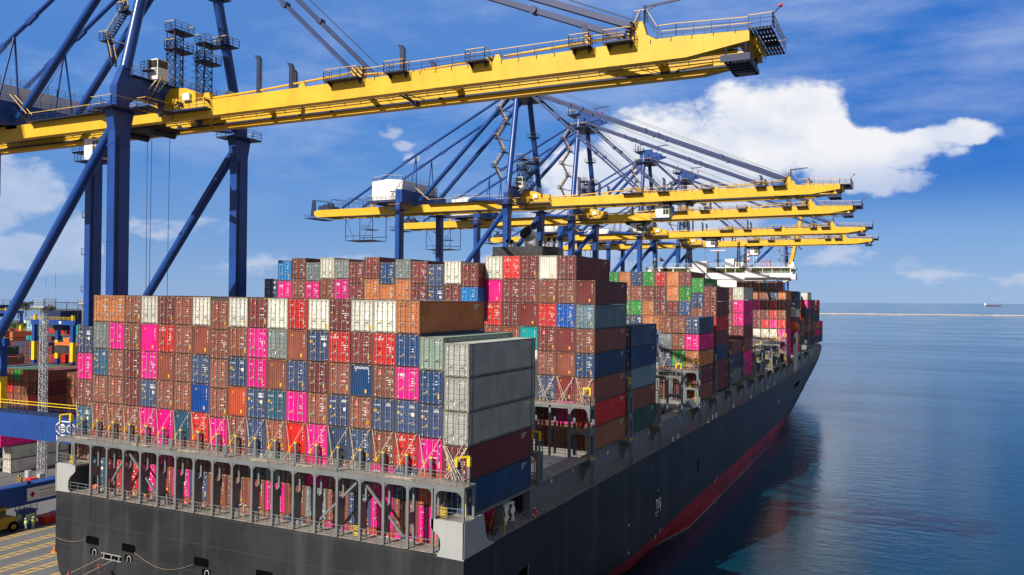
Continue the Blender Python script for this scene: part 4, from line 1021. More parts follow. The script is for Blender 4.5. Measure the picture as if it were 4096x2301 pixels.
    b.rail([(-6.55,-9.2,64.95),(-6.55,9.2,64.95)],1.15,1.5,.035,1,2); b.rail([(-8.55,-9.2,64.95),(-8.55,9.2,64.95)],1.15,1.5,.035,1,2); b.box(-6.9,-6.2,6.6,7.6,64.95,66.5,3); part('cross_girder',b,Bm)
    b=MB(); b.box(-38.9,-37.3,-11.2,11.2,62.2,65.55); 
    for s in (-1,1): b.box(-39.5,-37,s*3.3-.6,s*3.3+.6,61.8,62.3)
    b.rail([(-37.35,-11,65.6),(-37.35,11,65.6)],1.15,1.6,.035,1,2); 
    for k in range(14): b.box(-37.2+.28*k,-36.9+.28*k,-4.9,-4.1,65.4-.23*k,65.45-.23*k,1)
    b.tube((-37.2,-4.9,66.6),(-33.3,-4.9,63.4),.06,5,2); b.tube((-37.2,-4.1,66.6),(-33.3,-4.1,63.4),.06,5,2); b.rail([(-33.3,-4.6,62.3),(-9,-4.6,62.3)],1.2,2.0,.04,1,2); b.box(-33.5,-9,-4.9,-3.9,62.2,62.3,1)
    part('cross_girder',b,Bm)
    # yellow hinge housing
    b=MB()
    for s in (-1,1):
        b.prism([(-6.9,62.2),(-6.9,63.3),(-5.9,64.3),(-3.2,64.1),(-1.5,63.4),(-1.5,62.2)],1,s*3.3-.62,s*3.3+.62); b.tube((-5.0,s*3.3-.75,62.6),(-5.0,s*3.3+.75,62.6),.5,12)
    b.box(-9.0,-7.0,-2.4,2.4,61.9,62.3); part('hinge_housing',b,[M['yellow']])
    # machinery house
    b=MB(); b.box(-50,-38.9,-8.3,10.4,62.75,63.4,1); 
    b.prism([(-49,63.4),(-39.4,63.4),(-39.4,68.5),(-44.2,69.0),(-49,68.5)],1,-7.8,10.0,0)
    for k in range(18): b.box(-39.4,-39.37,-7.6+k,-7.55+k,63.5,68.3,0)
    b.box(-48,-40.5,-7,9.5,62.3,62.75,1)
    mh=part('machinery_house',b,[M['white'],M['dkblue']])
    b=MB(); b.box(-43.2,-42.2,-7.86,-7.78,63.45,65.6,0); b.box(-42.75,-42.4,-7.9,-7.85,64.6,65.2,1); b.box(-43.4,-41.9,-8.2,-7.8,65.7,65.8,0); b.build('door',[M['white'],M['glass']],mh)
    b=MB(); z=68.5; b.rail([(-39.5,10,z),(-39.5,-7.7,z),(-44.2,-7.7,69.),(-48.9,-7.7,z),(-48.9,10,z)],1.15,1.5,.035,0,1); b.rail([(-50,-8.2,63.4),(-39,-8.2,63.4)],1.15,1.4,.035,0,1); 
    for k in range(12): b.box(-42+.25*k,-41.7+.25*k,-8.9,-8.1,63.5+.3*k,63.55+.3*k,0)
    b.rail([(-42,-8.9,63.5),(-39,-8.9,67.1)],1.1,.9,.04,0,0); b.build('house_railing',[M['dkblue'],M['railtop']],mh)
    # apex head
    b=MB(); b.box(-9.6,-6.4,-3.9,3.9,89.6,91.3); b.box(-8.8,-5.0,-3.4,-2.9,90,93.1); b.box(-8.8,-5.0,2.9,3.4,90,93.1); b.prism([(-6,89.6),(-1.6,90.6),(-1.6,91.2),(-6,92.2)],1,-3.3,-2.6); b.prism([(-6,89.6),(-1.6,90.6),(-1.6,91.2),(-6,92.2)],1,2.6,3.3)
    b.box(-11,-5,-5.6,5.6,88.2,88.36,1); b.rail([(-11,-5.6,88.36),(-5,-5.6,88.36),(-5,5.6,88.36)],1.15,1.5,.05,1,2); b.box(-12,-8,-4,4,92.6,92.7,1); b.rail([(-12,-4,92.7),(-8,-4,92.7)],1.15,1,.05,1,2)
    for x,y,h in ((-11.5,-3.5,3),(-10.6,-3.2,2.2),(-9.6,-3.4,3.4),(-11,-1,2.6),(-10,2,2.4)): b.tube((x,y,92.6),(x,y,92.6+h),.12,5,1)
    b.tube((-4.,0,92.6),(-4,0,94.6),.12,5,1); b.beam((-5,0,94.6),(0,0,94.9),.25,.3,1); b.tube((-1.2,-2.9,91.2),(-1.2,-2.9,92.4),.06,5,1); part('apex_head',b,Bm)
    b=MB(); b.sphere((-1.0,-2.95,92.6),.45,8,0,.7); part('obstruction_light',b,[M['red']])
    # zig-zag stair up the near apex leg
    b=MB(); 
    for i in range(6):
        f=i/6; c=Vector((-8.6,-9.6,66.2)).lerp(Vector((-9.3,-4.3,88.6)),f); d=Vector((-8.6,-9.6,66.2)).lerp(Vector((-9.3,-4.3,88.6)),(i+1)/6)
        x0=c.x-1.0; x1=c.x-3.2; a=(x0,c.y-.2,c.z) if i%2==0 else (x1,c.y-.2,c.z); e=(x1,d.y-.2,d.z) if i%2==0 else (x0,d.y-.2,d.z)
        b.beam(a,e,.08,.16,0); b.beam((a[0],a[1]+.7,a[2]),(e[0],e[1]+.7,e[2]),.08,.16,0)
        for k in range(11):
            q=Vector(a).lerp(Vector(e),(k+.5)/11); b.box(q.x-.14,q.x+.14,q.y,q.y+.7,q.z,q.z+.04,0)
        b.rail([a,e],1.1,1.2,.04,0,1); b.rail([(a[0],a[1]+.7,a[2]),(e[0],e[1]+.7,e[2])],1.1,1.2,.04,0,1)
        b.box(e[0]-.8,e[0]+.8,e[1]-.4,e[1]+1.1,e[2]-.1,e[2],0); b.rail([(e[0]-.8,e[1]+1.1,e[2]),(e[0]-.8,e[1]-.4,e[2]),(e[0]+.8,e[1]-.4,e[2])],1.1,.8,.04,0,1); b.tube((e[0],e[1],e[2]-.1),(d.x+.8,d.y+.3,d.z-.9),.12,5,0)
    part('stairway',b,[M['dkblue'],M['railtop']])
    b=MB()
    for f in (.30,.55):
        c=Vector((-7.7,9.35,65.6)).lerp(Vector((-8.2,3.2,91)),f); b.box(c.x-1.3,c.x+1.3,c.y-1.3,c.y+1.3,c.z-.12,c.z,0); b.rail([(c.x-1.3,c.y-1.3,c.z),(c.x+1.3,c.y-1.3,c.z),(c.x+1.3,c.y+1.3,c.z)],1.1,1.2,.05,0,1)
    part('leg_platform',b,[M['dkblue'],M['railtop']])
    # two lattice towers and the cabin on the cross girder
    for y,zt,mid in ((-1.3,72.7,70.2),(3.8,72.4,69.9)):
        b=MB(); lattice(b,-8.1,y,64.9,zt,.72,.72,0,8,.085)
        for z,y0,y1 in ((zt,y-.9,y+2.3),(mid,y-1.0,y+2.2)):
            b.box(-9.0,-7.1,y0,y1,z,z+.22,0); b.rail([(-9.,y0,z+.22),(-7.1,y0,z+.22),(-7.1,y1,z+.22),(-9.,y1,z+.22),(-9.,y0,z+.22)],1.1,1.2,.04,0,1)
        for dx in (0,.45): b.tube((-8.4+dx,y+1.15 if y<0 else y-1.3,65),(-8.4+dx,y+1.15 if y<0 else y-1.3,71.2),.035,4,0)
        for k in range(6): 
            for q in range(8): a=2*PI*q/8; a2=2*PI*(q+1)/8; yy=y+1.5 if y<0 else y-1.6; b.tube((-8.2+.4*math.cos(a),yy+.4*math.sin(a),66.6+.9*k),(-8.2+.4*math.cos(a2),yy+.4*math.sin(a2),66.6+.9*k),.025,4,0,caps=False)
        part('lattice_tower',b,[M['dkblue'],M['railtop']])
    b=MB(); b.box(-7.0,-5.2,-6.6,-4.9,64.9,66.4,0); b.box(-7.0,-5.2,-6.6,-4.9,67.35,67.5,0)
    for x in (-7.0,-5.3): 
        for y in (-6.6,-5.0): b.box(x,x+.1,y,y+.1,66.4,67.4,0)
    b.box(-6.9,-5.25,-6.5,-5.0,66.4,67.38,1); b.box(-7.4,-5.6,-7.3,-6.6,65.9,66.0,2); b.rail([(-7.4,-7.3,66.0),(-5.6,-7.3,66.0),(-5.6,-6.6,66)],1.1,.7,.04,2,1); b.tube((-5.5,-6.4,64.9),(-6.6,-6.7,63.7),.08,6,0); b.tube((-5.4,-5.1,64.9),(-6.6,-5.3,63.6),.08,6,0)
    part('control_cabin',b,[M['white'],M['glass'],M['dkblue']])
    # zig-zag stair beside the near leg, walkway round the hinge
    b=MB(); b.box(-6.6,-1.2,-4.9,-3.92,60.95,61.1,0); b.box(-3.4,-2.2,-4.3,-3.95,62.4,63.3,2)
    for k in range(10): b.box(-6.9+.22*k,-6.6+.22*k,-6.4,-5.6,61.2+.28*k,61.24+.28*k,0)
    b.rail([(-6.9,-6.4,61.2),(-4.7,-6.4,64)],1.1,.9,.04,0,1); b.rail([(-6.6,-8.6,61),(-4.9,-8.6,61),(-4.9,-5,61)],1.1,1.2,.04,0,1); b.box(-6.8,-4.8,-8.7,-4.9,60.85,61,0)
    part('hinge_walkway',b,[M['dkblue'],M['railtop'],M['white']])
    # reeving above the boom
    b=MB()
    for y,dz in ((-2.9,2.6),(-2.5,2.9),(2.5,2.7),(2.9,3.0)): b.tube((-5,y,91.6+dz*.2),(57,y,64.4),.04,4,0,caps=False)
    for y in (-3.0,-2.6,2.6,3.0): b.tube((-6,y,91.2),(24,y,63.8),.03,4,0,caps=False)
    for y in (-3.2,3.2): b.tube((-9,y,90.),(-33,y,65.6),.03,4,0,caps=False)
    part('boom_rope',b,[M['dark']])
    return t
def trolley(t,X,droop=None,cabdx=0):
    b=MB(); b.box(X-3.4,X+3.4,-2.2,2.2,59.9,60.5,0)
    for x in (-3,-1,1,3):
        for y in (-2.4,2.4): b.tube((X+x,y-.12,60.95),(X+x,y+.12,60.95),.3,8,0)
    for x,y,z in ((-2,-1.2,60.5),(1.2,.8,60.5),(2.3,-1.4,60.5),(-.5,1.3,60.5)): b.box(X+x-.5,X+x+.5,y-.5,y+.5,z,z+.9,0)
    for x in (-2.6,2.6): b.tube((X+x,-1.9,59.7),(X+x,1.9,59.7),.5,12,0)
    b.rail([(X-3.4,-2.1,60.5),(X+3.4,-2.1,60.5)],1,.9,.035,0); tr=b.build('trolley',[M['dark']],t,OFF)
    c=X+cabdx; b=MB(); y0,y1=-2.0,.9
    b.box(c-1.5,c+1.7,y0,y1,56.6,59.6,0); b.prism([(c+1.7,56.9),(c+2.3,57.4),(c+2.1,59.4),(c+1.7,59.6)],1,y0,y1,1); b.box(c+.3,c+1.6,y0-.03,y0,57.3,59.2,1); b.box(c-.1,c+.2,y0-.04,y0,56.7,59.4,0); b.box(c+.85,c+.92,y0-.05,y0,57.3,59.2,0); b.box(c+.3,c+1.6,y0-.05,y0,58.5,58.58,0)
    b.box(c-2.7,c+1.6,y0-.6,y1,56.35,56.5,2); b.rail([(c-2.7,y0-.6,56.5),(c-1.4,y0-.6,56.5)],1,.7,.035,2); b.box(c-1.0,c-.6,-1.2,-.2,59.6,60,2); b.box(c+.8,c+1.2,-1.2,-.2,59.6,60,2)
    b.build('operator_cab',[M['white'],M['glass'],M['dkblue']],tr)
    if droop:
        b=MB()
        for x,y in ((-2.2,-1.5),(-2.2,1.5),(2.2,-1.5),(2.2,1.5)): b.tube((X+x,y,59.8),(X+x*.9,y,droop),.035,4,0,caps=False)
        b.build('hoist_rope',[M['dark']],tr)
        b=MB(); b.box(X-1.2,X+1.2,-6.1,6.1,droop-.9,droop-.3,0); b.box(X-.9,X+.9,-1.6,1.6,droop-.3,droop+.3,0); b.build('spreader',[M['rigyellow']],tr)
CY=[19.3,128.7,171.3,238.2,293.6]
cr=make_crane()
LAB=['nearest blue quay crane, its long yellow boom reaching over the ship stern','blue quay crane behind the funnel with a full white machinery house in view','blue quay crane third from the stern with white cab under its boom','blue quay crane fourth from the stern, apex behind the third crane','blue quay crane fifth from the stern, its boom lowest of those reaching out','distant blue quay crane by the bow with its yellow boom raised steeply']
cranes=[cr]+[copy_tree(cr) for _ in range(5)]
for c,y,l in zip(cranes,CY+[622.],LAB): c.location=(BX,y,QZ); c['label']=l
trolley(cranes[0],-14.2,24.0,-9.2); trolley(cranes[1],32.,None,-3.5); trolley(cranes[2],9.,22.); trolley(cranes[3],16.,40.); trolley(cranes[4],22.)
# sixth crane: boom folded up about its hinge
def raise_boom(c):
    piv=Vector((-5.0,0,61.2))-Vector((BX,0,QZ)); A=R_(-78)
    for ch in list(c.children):
        nm=ch.name.split('.')[0]
        mx=sum(v.co.x for v in ch.data.vertices)/len(ch.data.vertices) if ch.type=='MESH' else 0
        if nm in ('boom','catch_post','tip_platform','jib_hoist') or (nm in ('cross_beam','boom_truss') and mx>0):
            loc=ch.location.copy(); m=Matrix.Translation(piv)@Matrix.Rotation(A,4,'Y')@Matrix.Translation(-piv)
            ch.matrix_basis=m@Matrix.Translation(loc)
        if nm in ('inner_fore_stay','outer_fore_stay','boom_rope'):
            bpy.data.objects.remove(ch)
raise_boom(cranes[5])
for s in (-1,1):
    for q,z in ((16,78),(20,88)):
        b=MB(); b.tube((-6.6,s*3.3,90.2),(q*.5-4,s*3.3,z),.3,8); b.build('folded_stay',[M['stay']],cranes[5],OFF)
# the near crane's signs
b=MB(); x=-37.4+.012; b.box(-37.4,x,-1.2,9.0,6.85,8.75,0)
b.box(x,x+.01,-.75,.05,7.62,7.92,1); b.box(x,x+.01,-.5,-.2,7.37,8.17,1)
for z,h in ((8.1,.14),(7.6,.1),(7.2,.1)):
    y=.8
    while y<8.4: w=random.uniform(.2,.7); b.box(x,x+.008,y,min(y+w,8.6),z,z+h,2); y+=w+.12
b.build('sign',[M['white'],M['red'],paint('faded_red_ink',(.42,.20,.20),.7,.1)],cranes[0],OFF)
b=MB(); y=-11.02; cx,cz=-15.6,20.5
hx=[(-1.75,.45),(-.9,.95),(.9,.95),(1.75,.45),(1.75,-.3),(.9,-.8),(-.9,-.8),(-1.75,-.3)]
for p,q in zip(hx,hx[1:]+hx[:1]): b.beam((cx+p[0],y,cz+p[1]),(cx+q[0],y,cz+q[1]),.02,.13,0,up=(0,0,1))
for i in range(10):
    a=R_(40+30*i); a2=R_(40+30*(i+1))
    b.beam((cx+.75+.48*math.cos(a),y,cz+.08+.45*math.sin(a)),(cx+.75+.48*math.cos(a2),y,cz+.08+.45*math.sin(a2)),.02,.14,0)
b.box(cx+.8,cx+1.2,y-.01,y+.01,cz-.05,cz+.1,0)
for i in range(12):
    a=2*PI*i/12; a2=2*PI*(i+1)/12; b.beam((cx-.6+.6*math.cos(a),y,cz+.08+.5*math.sin(a)),(cx-.6+.6*math.cos(a2),y,cz+.08+.5*math.sin(a2)),.02,.11,0)
for z in (-.15,.1,.35): b.box(cx-1.05,cx-.15,y-.01,y+.01,cz+z,cz+z+.12,0)
put_text(b,'h',(cx-1.7,y-.01,cz-1.5),(1,0,0),(0,0,1),.6,0,bold=.05); b.box(cx-1.0,cx+1.7,y-.01,y+.01,cz-1.42,cz-1.28,0)
b.build('port_emblem',[M['wdecal']],cranes[0],OFF)
# ------------------------------------------------------------------ ground, water, far shore
b=MB(); b.box(-1500,-4.4,-500,660,-3,QZ,0); tag(b.build('quay',[M['quay']]),kind='structure')
b=MB(); b.box(-5.2,-4.4,-400,655,QZ,QZ+.28,0); tag(b.build('quay_kerb',[M['quay']]),kind='structure')
n=9; b=MB(); 
xs=[-6000,-1500,-300,60,200,600,2000,8000,40000]; ys=[-3000,-400,0,150,400,1000,3000,12000,45000]
b.add([(x,y,-.34) for y in ys for x in xs],[(j*n+i,j*n+i+1,(j+1)*n+i+1,(j+1)*n+i) for j in range(n-1) for i in range(n-1)]); tag(b.build('water',[M['water']]),kind='structure')
b=MB()
for xc in (-34.4,-29.75,-26.2,-21.4,-17.9,-13.6):
    z=QZ+.004
    for dx in (-.6,.6): b.quad((xc+dx-.1,-40,z),(xc+dx+.1,-40,z),(xc+dx+.1,60,z),(xc+dx-.1,60,z))
    for k in range(76): y=-40+1.31*k; b.quad((xc-.5,y,z),(xc-.5,y+.24,z),(xc+.5,y+.90,z),(xc+.5,y+.66,z))
tag(b.build('road_marking',[M['marking']]),kind='structure')
b=MB()
for x in (-7.6,-38.6): b.box(x-.09,x+.09,-80,700,QZ,QZ+.05)
tag(b.build('crane_rail',[M['dark']]),kind='structure')
b=MB(); b.box(-1500,-60,660,700,-3,QZ-.01); tag(b.build('land',[M['scrub']]),kind='structure')
b=MB()
def ridge(b,x0,x1,y,h,n,seed):
    r=random.Random(seed); top=[]
    for i in range(n+1):
        f=i/n; top.append((x0+(x1-x0)*f,y+r.uniform(-60,60),max(4,h*(.45+.35*math.sin(f*9+seed)+.3*math.sin(f*23)+.12*r.random())*math.sin(PI*min(1,f*1.15+.02)))))
    base=[(p[0],p[1]-h*2.2,0) for p in top]; back=[(p[0],p[1]+h*2,0) for p in top]; k=n+1
    b.add(base+top+back,[(i,i+1,k+i+1,k+i) for i in range(n)]+[(k+i,k+i+1,2*k+i+1,2*k+i) for i in range(n)],0,True)
ridge(b,-3600,-1500,1500,7,30,5); tag(b.build('far_shore',[M['scrub']]),kind='structure')
# mangroves beyond the yard: one mass, plus single trees that stand out of it
def leaves(b,c,rx,ry,rz,n,s,r):
    for i in range(n):
        while True:
            p=Vector((r.uniform(-1,1),r.uniform(-1,1),r.uniform(-1,1)))
            if p.length<1 and p.length>.35: break
        q=Vector((c[0]+p.x*rx,c[1]+p.y*ry,c[2]+p.z*rz)); a=Vector((r.gauss(0,1),r.gauss(0,1),r.gauss(0,.6))).normalized(); e=a.orthogonal().normalized(); f=a.cross(e)
        k=s*r.uniform(.6,1.4); b.add([q-e*k,q+f*k*.6,q+e*k,q-f*k*.6],[(0,1,2,3)])
b=MB(); r=random.Random(11)
for i in range(260):
    x=r.uniform(-860,-560); y=-.648*(x)+r.uniform(-75,75); h=r.uniform(3,8); leaves(b,(x,y,QZ+h*.5),r.uniform(4,9),r.uniform(4,9),h*.62,60,1.1,r)
tag(b.build('mangrove_thicket',[M['leaf']]),'dense low green mangrove thicket beyond the container yard','thicket',None,'stuff')
def tree(x,y,h,lab,seed):
    r=random.Random(seed); t=empty('tree',(x,y,QZ),lab,'tree','trees on the far shore')
    b=MB(); b.tube((0,0,0),(.2,0,h*.5),h*.035,7,0,h*.022)
    for i in range(5): a=i*1.3; b.tube((.15,0,h*(.35+.05*i)),(math.cos(a)*h*.28,math.sin(a)*h*.28,h*(.62+.06*i)),h*.014,5,0,h*.006)
    b.build('trunk',[M['bark']],t); b=MB()
    for i in range(9): a=r.uniform(0,6.3); d=r.uniform(0,h*.32); leaves(b,(math.cos(a)*d,math.sin(a)*d,h*r.uniform(.55,.92)),h*.17,h*.17,h*.11,70,h*.035,r)
    b.build('crown',[M['scrub']],t)
tree(-1180,772,30,'tallest dark tree on the far shore left of the lattice mast',21); tree(-1270,845,26,'broad dark tree on the far shore beside the diagonal brace',22); tree(-1060,740,24,'small round tree on the far shore behind the mast top',23)
# breakwater and far ship
b=MB(); p=Vector((-560,2545,0)); q=Vector((1500,2960,0)); d=(q-p).normalized(); nn=Vector((-d.y,d.x,0))
for i in range(60):
    a=p.lerp(q,i/60); c=p.lerp(q,(i+1)/60); h=2.5+random.uniform(-.25,.25)
    b.hexa([a-nn*7,c-nn*7,c+nn*7,a+nn*7],[a-nn*2.4+Vector((0,0,h)),c-nn*2.4+Vector((0,0,h)),c+nn*2.4+Vector((0,0,h)),a+nn*2.4+Vector((0,0,h))],0)
    b.hexa([a-nn*7.6+Vector((0,0,-.3)),c-nn*7.6+Vector((0,0,-.3)),c-nn*6+Vector((0,0,-.3)),a-nn*6+Vector((0,0,-.3))],[a-nn*6.4+Vector((0,0,.8)),c-nn*6.4+Vector((0,0,.8)),c-nn*6+Vector((0,0,.8)),a-nn*6+Vector((0,0,.8))],1)
o=b.build('breakwater',[paint('pale_stone',(.52,.49,.43),.9,.2,.1),paint('wet_stone',(.18,.14,.10),.8,.3,.1)]); tag(o,'long pale stone breakwater across the open water','breakwater')
t=empty('cargo_ship',(900,10400,-.3),'small cargo ship with white aft house far out near the horizon','ship')
b=MB(); b.hexa([(-85,-11,0),(80,-11,0),(80,11,0),(-85,11,0)],[(-88,-12,10),(90,-3,13),(90,3,13),(-88,12,10)]); b.box(-20,-17,-2,2,10,20); b.box(30,33,-2,2,10,19); b.build('hull',[paint('far_hull',(.07,.03,.05),.5,.2)],t)
b=MB(); b.box(-82,-62,-11,11,10,24); b.box(-80,-64,-13,13,24,29); b.box(-78,-72,-3,3,29,38); b.build('deckhouse',[M['white']],t)

# ------------------------------------------------------------------ the yard
def mast(x,y,h,lab):
    t=empty('light_mast',(x,y,QZ),lab,'light mast','lattice light masts in the yard')
    b=MB(); lattice(b,0,0,.3,h-1.6,.56,.46,0,30,.085); b.tube((.3,.3,.3),(.3,.3,h-2),.13,8,0); b.box(-1.2,1.2,-1.2,1.2,0,.35,0); b.build('tower',[M['galv']],t)
    b=MB(); b.box(-1.55,1.55,-1.2,1.2,h-1.6,h-1.3,0); b.rail([(-1.55,-1.2,h-1.3),(1.55,-1.2,h-1.3),(1.55,1.2,h-1.3),(-1.55,1.2,h-1.3),(-1.55,-1.2,h-1.3)],1.3,.8,.05,0); 
    for s in (-1,1): b.beam((s*1.5,0,h-1.5),(s*.5,0,h-2.5),.12,.12)
    b.build('platform',[M['galv']],t); b=MB()
    for k in range(6): b.box(-1.5+k*.52,-1.2+k*.52,-1.45,-1.2,h-2.0,h-1.6,0); b.box(-1.5+k*.52,-1.2+k*.52,1.2,1.45,h-2.0,h-1.6,0)
    b.build('floodlight',[M['plate']],t); b=MB(); b.tube((-1.3,1.1,h-1),(-1.3,1.1,h+4),.03,4); b.tube((1.5,1.1,h-1),(1.5,1.1,h+5),.03,4); b.build('lightning_rod',[M['galv']],t)
    b=MB(); b.box(-2.6,-1.6,-1.6,-.8,0,1.6,0); b.box(1.5,2.3,-2.0,-.9,0,1.5,0); b.build('control_box',[M['galv']],t)
mast(-65.6,40,33.6,'tall galvanised lattice light mast beside the white containers'); mast(-158,118,33.4,'galvanised light mast half hidden by the far crane leg'); mast(-186,139,33.0,'farthest light mast, just behind another mast by the crane leg')
def rtg(x,y,lab,sx=31,hang=None):
    t=empty('yard_crane',(x,y,QZ),lab,'yard crane','rubber tyred yard cranes')
    for px in (0,-sx):
        for py in (0,9):
            b=MB(); b.box(px-.72,px+.72,py-.6,py+.6,18.2,25.6,0); b.box(px-.78,px+.78,py-.65,py+.65,11.5,18.2,1); b.box(px-.72,px+.72,py-.6,py+.6,3.2,11.5,0); b.build('leg',[M['blue'],M['rigyellow']],t)
        b=MB(); b.box(px-.7,px+.7,-2,11,2.2,3.3,0)
        for py in (-1.2,1.2,7.8,10.2): b.tube((px-.5,py,.8),(px+.5,py,.8),.8,12,2)
        for py in (-2.2,10.4): b.box(px-.8,px+.8,py-.2,py+1.0,.5,2.0,1)
        b.box(px+.8,px+2.0,3,7,2.4,4.6,0); b.build('wheel_bogie',[M['dkblue'],M['hazard'],M['black']],t)
    b=MB()
    for py in (0,9): b.box(-sx-1.5,1.5,py-.55,py+.55,21.6,23.2,0); b.rail([(-sx-1.5,py-.6,23.2),(1.5,py-.6,23.2)],1.1,3,.05,1)
    for px in (0,-sx): b.box(px-.5,px+.5,0,9,22,23,0)
    for px in (-25,-15,-6): b.box(px-.6,px+.6,-.63,-.56,22.,22.9,2)
    for px in (0,-sx+.5): b.box(px-.35,px+.35,-.5,.5,23.2,25,1)
    b.v=[(x,y,z+2.6) for x,y,z in b.v]; b.build('top_beam',[M['blue'],M['rigyellow'],M['white']],t)
    b=MB(); b.box(-14,-6,-.5,9.5,23.2,26.5,0); 
    for px in (-15,-9,-3): b.tube((px,4,23),(px,4,29.5),.12,5)
    b.beam((-16,4,29.5),(-2,4,29.3),.2,.2); b.box(-13,-8,2,5,19.5,21.6,0); b.v=[(x,y,z+2.6) for x,y,z in b.v]; b.build('trolley',[M['dkblue']],t)
    if hang is not None:
        b=MB(); 
        for px in (-12,-7): b.tube((px,3,14),(px+.5,3,21),.08,4)
        b.box(-16,-4,2.4,4.6,12.4,13.3); b.box(-11,-8,2.2,4.8,13.3,15); b.v=[(x+3,y,z+4.5) for x,y,z in b.v]; b.build('spreader',[M['orange']],t)
        b=MB(); b.box(-16,-4,2.3,4.7,9.6,12.3); b.v=[(x+3,y,z+4.5) for x,y,z in b.v]; b.build('lifted_container',[M['dark']],t)
rtg(-181,131,'blue yard crane with yellow lower legs and an orange spreader behind the masts',20.5,1); rtg(-81.6,33.4,'blue and yellow yard crane leg close to the left edge',26); rtg(-391,243,'far blue yard crane half hidden by the diagonal crane brace',27)
# containers stacked in the yard
YB=[]
def ybox(k,x,y,zt,bay,tier,end='#',H=2.896): container(k+end,x,y,zt,bay,tier,H,12.192,False)
for i,l in enumerate(('t b b m','b r b b','G b b m','b b A m','b m r v','b v b b')):
    for t,k in enumerate(l.split()): ybox(k,-85-2.44-2.60*(5-i),53.8,QZ+2.61*(7-t),'yard block behind the blue beam',TIER[t],'#',2.591)
for i,l in enumerate(('b b A m','b v b m')):
    for t,k in enumerate(l.split()): ybox(k,-77.9+i*2.6,53.8,QZ+2.61*(7-t),'narrow yard block by the ship',TIER[t],'#',2.591)
for t,k in enumerate('w w'.split()): ybox(k,-77.5,40.2,QZ+2.62*(2-t),'white block by the mast',TIER[t],'',2.591)
ybox('k',-77.5,38.2,QZ+5.3+2.9,'white block by the mast','placed over the','#')
BOXES[:]=[q for q in BOXES if not q[0].get('label')]
label_boxes()
def yard_mass():
    groups={}; FB=body_mesh(12.192,2.896,'corr'); r=random.Random(5)
    def put(code,x,y,zt): groups.setdefault(code,MB()).merge(FB,(x,y,zt-2.896))
    def block(x,y,cols,tiers,codes):
        for i in range(cols):
            for t in range(tiers): put(r.choice(codes),x+2.6*i,y,QZ+2.9*(t+1))
    def low(x,y,cols,codes,H=2.6):
        for i in range(cols):
            for t in range(3): put(r.choice(codes),x+2.6*i,y,QZ+2.61*(t+1))
    def high(x,y,cols,zt,codes,n=3,vary=1):
        for i in range(cols):
            z=zt-2.9*r.randrange(vary+1)
            for t in range(n): put(r.choice(codes),x+2.6*i,y,z-2.9*t)
    low(-85-2.44-13,53.8,6,'mvm'); low(-77.9,53.8,2,'mv')
    high(-190,92,9,18.8,'mvbm'); high(-160,92,10,17.2,'mvmn'); high(-132,84,4,16.,'mbu')
    high(-262,124,18,18.8,'kkEvmE'); high(-214,143,14,18.8,'mvrmb'); high(-175,136,9,17.5,'nnnm',3); high(-196,118,4,14,'mbn'); high(-176,112,3,13,'bm')
    high(-300,156,16,18.8,'mvkE'); high(-256,156,22,18.8,'nvmn'); high(-340,190,14,20.5,'obotGwmo'); high(-302,190,26,19,'tYrmn')
    high(-386,252,2,23.5,'S',3,0); high(-374,252,12,19,'mrE'); high(-346,252,12,21.5,'BStY',4); high(-480,300,30,15,'obmrw'); high(-420,320,20,17,'BYt')
    out=MB(); mats=[]
    for code,mb in groups.items():
        n,rgb=CC[code]; mt=paint('yard_box_'+n.replace(' ','_'),rgb,.55,.16,.5,streak=.2); base=len(mats); mats.append(mt); remap=[base]+[None]*9
        for i in range(1,10):
            if CM[i] in mats: remap[i]=mats.index(CM[i])
            else: mats.append(CM[i]); remap[i]=len(mats)-1
        mb.m=[remap[i] for i in mb.m]; out.merge(mb)
    yo=out.build('yard_containers',mats); yo.color=(.12,.06,.06,1); tag(yo,'blocks of many coloured containers in the yard behind the quay cranes','containers',None,'stuff')
yard_mass()
# under the crane: checker's booth, vehicle, bins
t=empty('checker_booth',(-37.4,18.0,QZ),"small blue checker's booth with lit windows under the sill beam",'booth')
b=MB(); b.box(-.95,.95,-.95,.95,0,2.35,0); b.box(-1.1,1.1,-1.1,1.1,2.35,2.5,0); b.build('cabin',[M['blue']],t)
b=MB(); b.box(.95,.98,-.75,.75,1.1,2.0); b.box(-.6,.55,-.98,-.95,1.1,2.0); b.build('window',[flat('booth_glass',(.42,.62,.30),.2)],t)
b=MB(); b.rail([(-1,-1,2.5),(1,-1,2.5),(1,1,2.5)],1.0,1,.04,0); b.build('roof_railing',[M['dkblue']],t)
t=empty('yard_forklift',(-37.6,14.0,QZ),'worn yellow forklift parked under the sill beam beside the blue booth','forklift')
b=MB(); b.prism([(-2.6,.7),(2.0,.7),(2.2,1.5),(1.6,2.2),(-.2,2.2),(-.5,2.0),(-2.6,1.9)],0,-1.2,1.2,0); b.box(-1.0,1.0,-2.9,-2.6,.6,2.2,0); b.build('body',[M['oldyellow']],t)
b=MB(); b.box(-.8,.8,-1.2,.6,2.2,3.5,0); b.box(-.84,.84,-1.1,.5,2.4,3.2,1); b.box(-.9,.9,-1.3,.7,3.5,3.62,0); b.build('cab',[M['oldyellow'],M['glass']],t)
for x in (-1.15,1.15):
    for y in (-1.7,1.35): b=MB(); b.tube((x-.25,y,.75),(x+.25,y,.75),.75,14,0); b.tube((x-.28,y,.75),(x+.28,y,.75),.38,10,1); b.build('wheel',[M['black'],M['oldyellow']],t)
b=MB(); b.box(-.7,-.5,-3.2,-2.95,.3,4.2); b.box(.5,.7,-3.2,-2.95,.3,4.2); b.build('mast',[M['dark']],t)
